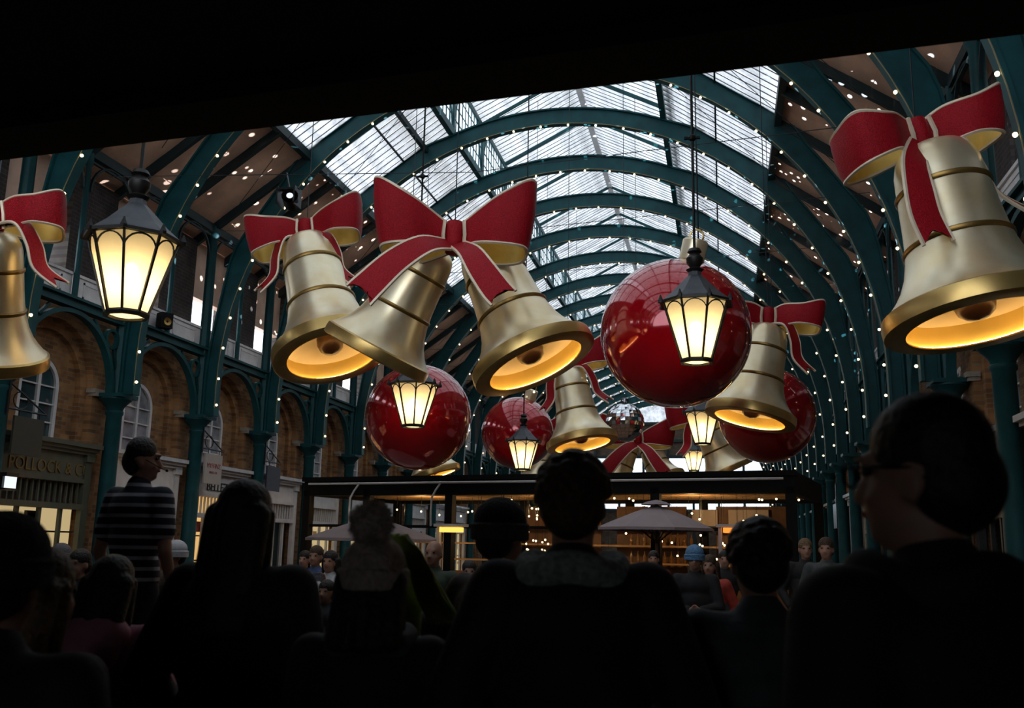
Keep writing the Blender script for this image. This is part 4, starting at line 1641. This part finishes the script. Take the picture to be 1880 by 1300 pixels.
def blob(prims, voxel, smooth=6, fac=0.5):
    """fuse ellipsoids and tapered limbs into one continuous surface"""
    mb = MB()
    for p in prims:
        if p[0] == 'e':
            mb.ball(p[1], 1.0, 16, 10, p[2])
        else:
            _, a, b, ra, rb = p
            a, b = Vector(a), Vector(b)
            mb.tube([a, a.lerp(b, 0.5), b], [ra, (ra + rb) / 2, rb], 12)
            mb.ball(a, ra, 12, 8)
            mb.ball(b, rb, 12, 8)
    me = bpy.data.meshes.new('tmp_blob')
    me.from_pydata(mb.v, [], mb.f)
    bm = bmesh.new()
    bm.from_mesh(me)
    bmesh.ops.recalc_face_normals(bm, faces=bm.faces)
    bm.to_mesh(me)
    bm.free()
    o = bpy.data.objects.new('tmp_blob', me)
    COL.objects.link(o)
    r = o.modifiers.new('r', 'REMESH')
    r.mode = 'VOXEL'
    r.voxel_size = voxel
    s_ = o.modifiers.new('s', 'SMOOTH')
    s_.iterations = smooth
    s_.factor = fac
    dg = bpy.context.evaluated_depsgraph_get()
    out = bpy.data.meshes.new_from_object(o.evaluated_get(dg))
    bpy.data.objects.remove(o)
    bpy.data.meshes.remove(me)
    out.shade_smooth()
    return out


BLOBS = {}


def blob_obj(name, m, parent, prims, voxel, smooth=6, key=None):
    if key and key in BLOBS:
        me = BLOBS[key].copy()
    else:
        me = blob(prims, voxel, smooth)
        if key:
            BLOBS[key] = me
    me.name = name
    me.materials.clear()
    me.materials.append(MATS[m])
    o = bpy.data.objects.new(name, me)
    COL.objects.link(o)
    o.parent = parent
    return o


def hand(w, d, side, spread=1.0):
    """palm and five bent fingers from wrist w along direction d"""
    w = Vector(w)
    d = Vector(d).normalized()
    sd = d.cross(Vector((0, 1, 0)))
    if sd.length < 0.2:
        sd = Vector((1, 0, 0))
    sd.normalize()
    nrm = sd.cross(d).normalized()
    out = [('c', w, w + d * 0.035, 0.026, 0.030), ('e', w + d * 0.06, (0.036, 0.036, 0.045))]
    for i, (o, L) in enumerate(((-0.030, 0.060), (-0.010, 0.072), (0.010, 0.068), (0.029, 0.052))):
        b = w + d * 0.085 + sd * o
        k1 = b + d * L * 0.5 + sd * o * 0.3 * spread
        k2 = k1 + (d * 0.8 + nrm * 0.55).normalized() * L * 0.5
        out += [('c', b, k1, 0.0105, 0.010), ('c', k1, k2, 0.010, 0.0085)]
    tb = w + d * 0.035 - sd * 0.03 * side
    out += [('c', tb, tb + d * 0.035 - sd * 0.025 * side + nrm * 0.012, 0.013, 0.012), ('c', tb + d * 0.035 - sd * 0.025 * side + nrm * 0.012, tb + d * 0.065 - sd * 0.028 * side + nrm * 0.022, 0.012, 0.010)]
    return out


ARMS = {'down': (((0.27, -0.02, 1.13), (0.27, 0.08, 0.88))), 'pocket': (((0.30, -0.06, 1.14), (0.22, 0.10, 0.95))),
        'up': (((0.24, 0.20, 1.20), (0.10, 0.32, 1.42))), 'cross': (((0.26, 0.08, 1.14), (0.06, 0.22, 1.12)))}


def person(loc, ztop, rzz, label, coat='coat_black', hair=('short', 'hair_dark'), hat=None, arms=('pocket', 'pocket'), skin='skin', fine=False, head_yaw=0.0, bulk=1.0, face=True, short_sleeve=False, hood=None, collar=None, group='people in the crowd', base=0.0, trousers='trousers', coat_len=0.78, slim=1.0):
    s_ = (ztop - base) / 1.765
    E_ = empty('person', (loc[0], loc[1], base), label, 'person', group, rz=rzz)
    E_.scale = (s_ * slim, s_, s_)
    vx = 0.0095 if fine else 0.014
    HM = Matrix.Translation((0, 0, 1.5)) @ Matrix.Rotation(head_yaw, 4, 'Z') @ Matrix.Translation((0, 0, -1.5))
    h = lambda x, y, z: tuple(HM @ Vector((x, y, z)))
    arm = []
    for sd, a in ((-1, arms[0]), (1, arms[1])):
        e, w = ARMS[a]
        arm.append((Vector((sd * 0.185, 0, 1.42)), Vector((sd * e[0], e[1], e[2])), Vector((sd * w[0], w[1], w[2])), sd))
    # ---- one continuous body
    pr = [('e', h(0, -0.005, 1.665), (0.076, 0.095, 0.098)), ('e', h(0, 0.030, 1.60), (0.062, 0.070, 0.085)), ('e', h(0, 0.062, 1.555), (0.034, 0.030, 0.028)),
          ('c', h(0, 0.090, 1.655), h(0, 0.108, 1.612), 0.010, 0.016), ('e', h(0, 0.082, 1.585), (0.028, 0.016, 0.014)), ('e', h(0, 0.078, 1.672), (0.055, 0.018, 0.012)),
          ('e', h(-0.078, -0.005, 1.625), (0.010, 0.022, 0.034)), ('e', h(0.078, -0.005, 1.625), (0.010, 0.022, 0.034)), ('e', h(-0.035, 0.070, 1.605), (0.020, 0.018, 0.018)), ('e', h(0.035, 0.070, 1.605), (0.020, 0.018, 0.018)),
          ('c', (0, -0.005, 1.44), h(0, 0.0, 1.58), 0.060, 0.054), ('e', (0, 0, 1.36), (0.165, 0.10, 0.13)), ('e', (0, 0, 1.20), (0.145, 0.095, 0.16)), ('e', (0, -0.005, 1.02), (0.145, 0.10, 0.16)), ('c', (-0.15, 0, 1.42), (0.15, 0, 1.42), 0.055, 0.055)]
    for S0, E0, W0, sd in arm:
        pr += [('c', S0, E0, 0.052, 0.040), ('c', E0, W0, 0.040, 0.027)]
        pr += hand(W0, W0 - E0, sd)
    for sd in (-1, 1):
        pr += [('c', (sd * 0.085, 0, 0.93), (sd * 0.10, 0.015, 0.50), 0.085, 0.056), ('c', (sd * 0.10, 0.015, 0.50), (sd * 0.10, -0.025, 0.09), 0.055, 0.038), ('c', (sd * 0.10, -0.03, 0.045), (sd * 0.11, 0.14, 0.035), 0.042, 0.032)]
    blob_obj('body', skin, E_, pr, vx, 4, key=('body', arms, fine, head_yaw))
    # ---- clothes
    b = bulk
    cz = coat_len
    tp = [('e', (0, -0.005, 1.36), (0.205 * b, 0.135 * b, 0.14)), ('e', (0, 0, 1.20), (0.185 * b, 0.135 * b, 0.18)), ('e', (0, 0, 1.02), (0.185 * b, 0.135 * b, 0.17)), ('c', (-0.165, -0.005, 1.415), (0.165, -0.005, 1.415), 0.075 * b, 0.075 * b), ('c', (0, -0.01, 1.40), (0, -0.012, 1.485), 0.105, 0.078)]
    if cz < 0.95:
        tp += [('e', (0, 0, cz + 0.15), (0.19 * b, 0.14 * b, 0.16))]
    for S0, E0, W0, sd in arm:
        if short_sleeve:
            tp += [('c', S0, S0.lerp(E0, 0.62), 0.078, 0.072)]
        else:
            tp += [('c', S0, E0, 0.078 * b, 0.062 * b), ('c', E0, E0.lerp(W0, 0.92), 0.062 * b, 0.046 * b)]
    if collar:
        tp += [('c', (-0.09, 0.05, 1.47), (0.09, 0.05, 1.47), 0.03, 0.03)]
    blob_obj('tshirt' if short_sleeve else 'coat', coat, E_, tp, 0.014, 6, key=('coat', arms, b, short_sleeve, bool(collar), cz))
    lp = [('e', (0, 0, 0.97), (0.165, 0.125, 0.14))]
    for sd in (-1, 1):
        lp += [('c', (sd * 0.088, 0, 0.92), (sd * 0.10, 0.012, 0.50), 0.105, 0.078), ('c', (sd * 0.10, 0.012, 0.50), (sd * 0.10, -0.025, 0.10), 0.078, 0.064)]
    blob_obj('trousers', trousers, E_, lp, 0.018, 5, key=('legs',))
    for sd in (-1, 1):
        blob_obj('shoe', 'shoe', E_, [('c', (sd * 0.10, -0.05, 0.055), (sd * 0.112, 0.16, 0.042), 0.053, 0.043), ('c', (sd * 0.10, -0.03, 0.05), (sd * 0.10, -0.03, 0.12), 0.05, 0.048)], 0.016, 3, key=('shoe', sd))
    if collar:
        n = 26
        mb = []
        for i in range(n):
            a = 2 * PI * i / n
            if math.sin(a) > 0.75:
                continue
            mb.append(('e', (0.115 * math.cos(a), -0.01 + 0.10 * math.sin(a), 1.475 + 0.012 * math.sin(3 * a)), (0.038, 0.038, 0.045)))
        blob_obj('collar', collar, E_, mb, 0.012, 3)
    if hood:
        blob_obj('hood', hood, E_, [('e', (0, -0.10, 1.46), (0.15, 0.10, 0.09)), ('e', (0.0, -0.13, 1.40), (0.13, 0.07, 0.10))], 0.014, 5)
    # ---- hair
    hs, hm = hair
    if hs in ('short', 'curly', 'long', 'bob'):
        hp = [('e', h(0, -0.012, 1.692), (0.086, 0.104, 0.090)), ('e', h(0, -0.045, 1.635), (0.084, 0.075, 0.085)), ('e', h(0, -0.050, 1.600), (0.060, 0.042, 0.052))]
        if hs == 'curly':
            rnd = random.Random(11)
            for i in range(90):
                a = rnd.uniform(0, 2 * PI)
                t_ = rnd.uniform(-0.3, 1)
                y_ = math.sin(a) * math.sqrt(1 - t_ * t_) if t_ < 1 else 0
                if y_ > 0.35 and t_ < 0.55:
                    continue
                x_ = math.cos(a) * math.sqrt(max(0, 1 - t_ * t_))
                hp.append(('e', h(x_ * 0.082, -0.02 + y_ * 0.098, 1.675 + t_ * 0.092), (0.022, 0.022, 0.020)))
        if hs in ('long', 'bob'):
            zb = 1.30 if hs == 'long' else 1.48
            for x in (-0.075, -0.04, 0, 0.04, 0.075):
                hp.append(('c', h(x, -0.05 - 0.035 * (1 - abs(x) / 0.08), 1.66), (x * 1.1, -0.115 - 0.03 * (1 - abs(x) / 0.08), zb), 0.042, 0.036))
            for x in (-0.082, 0.082):
                hp.append(('c', h(x, 0.0, 1.66), (x * 1.12, -0.03, zb + 0.02), 0.026, 0.022))
        ho = blob_obj('hair', hm, E_, hp, 0.008, 1 if hs == 'curly' else 5, key=('hair', hs, head_yaw))
    if hat:
        hk, hmat = hat
        blob_obj('knit_hat', hmat, E_, [('e', h(0, -0.012, 1.705), (0.104, 0.118, 0.100)), ('e', h(0, -0.015, 1.665), (0.108, 0.122, 0.06))], 0.010, 4, key=('hat', head_yaw))
        mb = MB()
        mb.lathe([(0.104, 1.630), (0.112, 1.635), (0.114, 1.690), (0.106, 1.698)], 28).xf(Matrix.Translation((0, -0.012, 0)) @ Matrix.Diagonal((1, 1.14, 1, 1)))
        mb.xf(HM)
        mb.build('hat_brim', 'knit_stripe' if hk == 'stripe' else hmat, E_, True)
        if hk == 'pom':
            rnd = random.Random(3)
            pm = MB()
            c_ = Vector(h(0, -0.08, 1.835))
            for i in range(900):
                v = Vector((rnd.gauss(0, 1), rnd.gauss(0, 1), rnd.gauss(0, 1))).normalized()
                q = v.orthogonal().normalized()
                L = rnd.uniform(0.072, 0.084)
                a_ = c_ + v * 0.05
                pm.poly([a_ + q * 0.005, a_ - q * 0.005, c_ + v * L])
            pm.ball(c_, 0.066, 14, 10)
            pm.build('pompom', hmat, E_, kind='stuff')
    if face:
        for x in (-0.032, 0.032):
            MB().ball(h(x, 0.083, 1.652), 0.010, 8, 6, (1.3, 0.7, 0.8)).build('eye', 'eye_dark', E_, True)
        MB().ball(h(0, 0.094, 1.583), 0.010, 8, 6, (2.2, 0.7, 0.7)).build('mouth', 'lip', E_, True)
    return E_


def stand(px, py, d):
    p = at(px, py, d)
    return p


def crowd(px, py, d, rzz, label, **kw):
    p = at(px, py, d)
    return person((p.x, p.y), p.z, rzz, label, **kw)


R_ = math.radians
# -- the man raised above the crowd
p = at(266, 806, 5.8)
person((p.x, p.y), p.z, R_(-8), 'person in a navy and white striped short sleeved shirt raised above the crowd', coat='striped_jersey', arms=('down', 'down'), hair=('short', 'hair_dark'), short_sleeve=True, head_yaw=R_(-48), fine=True, base=0.45, coat_len=0.84, group='people', slim=0.86)
E_ = empty('performance_box', (p.x, p.y, 0), 'black wooden box under the person in the striped shirt', 'box')
MB().box(-0.4, 0.4, -0.35, 0.35, 0.40, 0.45).build('top_board', 'wood_brown', E_)
for sy, sx in ((-1, 0), (1, 0), (0, -1), (0, 1)):
    MB().box(-0.38 if sx <= 0 else 0.36, 0.38 if sx >= 0 else -0.36, -0.33 if sy <= 0 else 0.31, 0.33 if sy >= 0 else -0.31, 0, 0.40).build('side_board', 'black_paint', E_)
# headset microphone
hd = Vector((p.x, p.y, p.z - 0.15))
o = MB().tube([(0.055, -0.055, 0.02), (0.10, 0.02, -0.02), (0.125, 0.055, -0.035)], 0.0025, 5).ball((0.13, 0.06, -0.037), 0.009, 8, 6).build('headset_microphone', 'black_paint', None, True)
o.location = hd
tag(o, 'thin black headset microphone on the person in the striped shirt', 'microphone')

# -- foreground silhouettes
crowd(1690, 738, 1.75, R_(38), 'dark person in glasses at the right, largest head in the picture', head_yaw=R_(22), hair=('short', 'hair_dark'), coat='coat_black', bulk=1.12, collar='coat_black', fine=True)
gp = at(1690, 738, 1.75)
rm = crowd(1052, 838, 2.75, R_(6), 'person with brown curly hair and grey fur collar in the centre', hair=('curly', 'hair_brown'), coat='coat_black', collar='coat_fur', bulk=1.1)
crowd(690, 1003, 2.95, R_(8), 'person in a beige knit hat with a large pompom', hair=('bob', 'hair_dark'), hat=('pom', 'knit_beige'), coat='coat_black', collar='coat_grey', arms=('cross', 'cross'))
gh = crowd(728, 992, 3.75, R_(15), 'person with long green and yellow hair behind the pompom hat', hair=('long', 'hair_green'), coat='coat_black')
crowd(456, 888, 3.45, R_(-4), 'dark long haired person left of the pompom hat', hair=('long', 'hair_dark'), coat='coat_black', bulk=1.15)
crowd(922, 930, 4.1, R_(-25), 'person in a black knit hat with a faint stripe, centre left', hair=('short', 'hair_dark'), hat=('stripe', 'knit_black'), coat='coat_brown', bulk=1.05)
crowd(1390, 958, 3.0, R_(10), 'person with dark wavy hair and grey green jacket right of centre', hair=('curly', 'hair_dark'), coat='coat_grey', bulk=1.1)
crowd(85, 1012, 2.6, R_(-12), 'person with light brown long hair at the lower left', hair=('long', 'hair_light'), coat='coat_black')
crowd(212, 1024, 3.7, R_(6), 'dark haired person in a pink puffy coat below the striped shirt', hair=('bob', 'hair_dark'), coat='coat_pink', hood='coat_pink', bulk=1.12)
crowd(14, 968, 2.15, R_(12), 'dark hatted head cut off by the left edge', hair=('short', 'hair_dark'), hat=('plain', 'knit_black'), coat='coat_black')

# green hair blown to the right
rnd = random.Random(9)
gm = MB()
o0 = at(738, 985, 3.55)
for i in range(130):
    a = rnd.uniform(-1, 1)
    pts = []
    for (x, y), wd_ in (((732, 985), 14), ((757, 1015), 13), ((774, 1055), 20), ((792, 1098), 26), ((818, 1142), 32)):
        pts.append(at(x + a * wd_ + rnd.uniform(-3, 3), y + rnd.uniform(-5, 5), 3.55 + rnd.uniform(-0.03, 0.03)) - o0)
    gm.tube(pts, [0.005, 0.005, 0.004, 0.003, 0.001], 4)
ob = gm.build('loose_hair', 'hair_green', None, True)
ob.location = o0
tag(ob, 'loose strands of green and yellow hair falling to the right', 'hair', kind='stuff')

# glasses on the right man (worn, so its own thing)
hx = Matrix.Translation(gp - Vector((0, 0, gp.z * (1.765 - 1.652) / 1.765))) @ Matrix.Rotation(R_(60), 4, 'Z')
E_ = empty('eyeglasses', hx.translation, 'black framed glasses worn by the person at the right', 'glasses', rz=R_(60))
for x in (-0.036, 0.036):
    MB().tube([(x + 0.028 * math.cos(2 * PI * i / 20), 0.125, -0.006 + 0.022 * math.sin(2 * PI * i / 20)) for i in range(21)], 0.003, 5, False).build('rim', 'black_paint', E_, True)
    MB().tube([(math.copysign(0.066, x), 0.122, 0.004), (math.copysign(0.088, x), 0.06, 0.004), (math.copysign(0.090, x), -0.01, 0.0), (math.copysign(0.088, x), -0.03, -0.02)], 0.003, 5).build('temple', 'black_paint', E_, True)
MB().tube([(-0.009, 0.126, 0.0), (0, 0.128, 0.004), (0.009, 0.126, 0.0)], 0.003, 5).build('bridge', 'black_paint', E_, True)

# -- people on the far side of the circle, facing the camera
FAR = [
    (148, 1010, 7.6, 172, 'far person with dark hair facing the camera right of the light brown hair', dict(coat='coat_black', hair=('short', 'hair_dark'))),
    (112, 1003, 9.5, 185, 'far person in a grey knit hat above the light brown hair', dict(coat='coat_grey', hat=('plain', 'knit_grey'))),
    (322, 998, 9.0, 150, 'far person in a pale cap right of the striped shirt', dict(coat='coat_brown', hat=('plain', 'coat_white'))),
    (581, 1003, 11.0, 180, 'far person in a blue jacket left of the phone holder', dict(coat='coat_blue', hair=('short', 'hair_brown'))),
    (607, 1012, 10.2, 178, 'far person in a white sleeved top raising a phone', dict(coat='coat_white', hair=('bob', 'hair_dark'), arms=('up', 'up'))),
    (600, 1066, 8.2, 175, 'smiling child with dark hair low beside the pompom hat', dict(coat='coat_black', hair=('short', 'hair_dark'))),
    (640, 1072, 8.6, 185, 'child in a bright red coat and hood left of the pompom hat', dict(coat='coat_red', hat=('plain', 'coat_red'))),
    (797, 992, 8.8, 176, 'far balding person in a dark green jacket under the patio heater', dict(coat='coat_green', hair=('none', None), skin='skin')),
    (862, 1030, 9.6, 195, 'far person in a blue jacket left of the black knit hat', dict(coat='coat_blue', hair=('short', 'hair_dark'))),
    (1275, 1006, 10.2, 180, 'far child in a blue knit hat right of the fur collar', dict(coat='coat_black', hat=('plain', 'knit_blue'), arms=('cross', 'cross'))),
    (1302, 1020, 10.8, 170, 'far person with brown hair beside the blue knit hat', dict(coat='coat_red', hair=('bob', 'hair_brown'))),
    (1478, 990, 12.5, 185, 'far person with fair hair near the right arcade', dict(coat='coat_black', hair=('short', 'hair_light'))),
    (1516, 988, 11.5, 165, 'far bare headed person in dark coat beside the glasses wearer', dict(coat='coat_grey', hair=('short', 'hair_brown'))),
    (1330, 1012, 13.5, 180, 'far dark coated person behind the wavy haired head', dict(coat='coat_black', hair=('short', 'hair_dark'))),
    (1200, 1012, 14.0, 180, 'far person in red under the right parasol', dict(coat='coat_red', hair=('short', 'hair_dark'))),
    (560, 1012, 12.6, 180, 'far dark person at the pavilion corner', dict(coat='coat_black', hair=('short', 'hair_dark'))),
    (388, 1005, 12.0, 165, 'far person in brown near the beige hanging sign', dict(coat='coat_brown', hair=('short', 'hair_brown'))),
]
for px, py, d, rr, lab, kw in FAR:
    crowd(px, py, d, R_(rr), lab, group='people across the circle', **kw)
pp = at(607, 1012, 10.2)
o = MB().box(-0.075, 0.075, -0.005, 0.005, -0.04, 0.04).build('smartphone', 'knit_grey', None)
o.location = (pp.x + 0.02, pp.y - 0.40, pp.z - 0.26)
tag(o, 'grey phone held up by the person in white sleeves', 'phone')
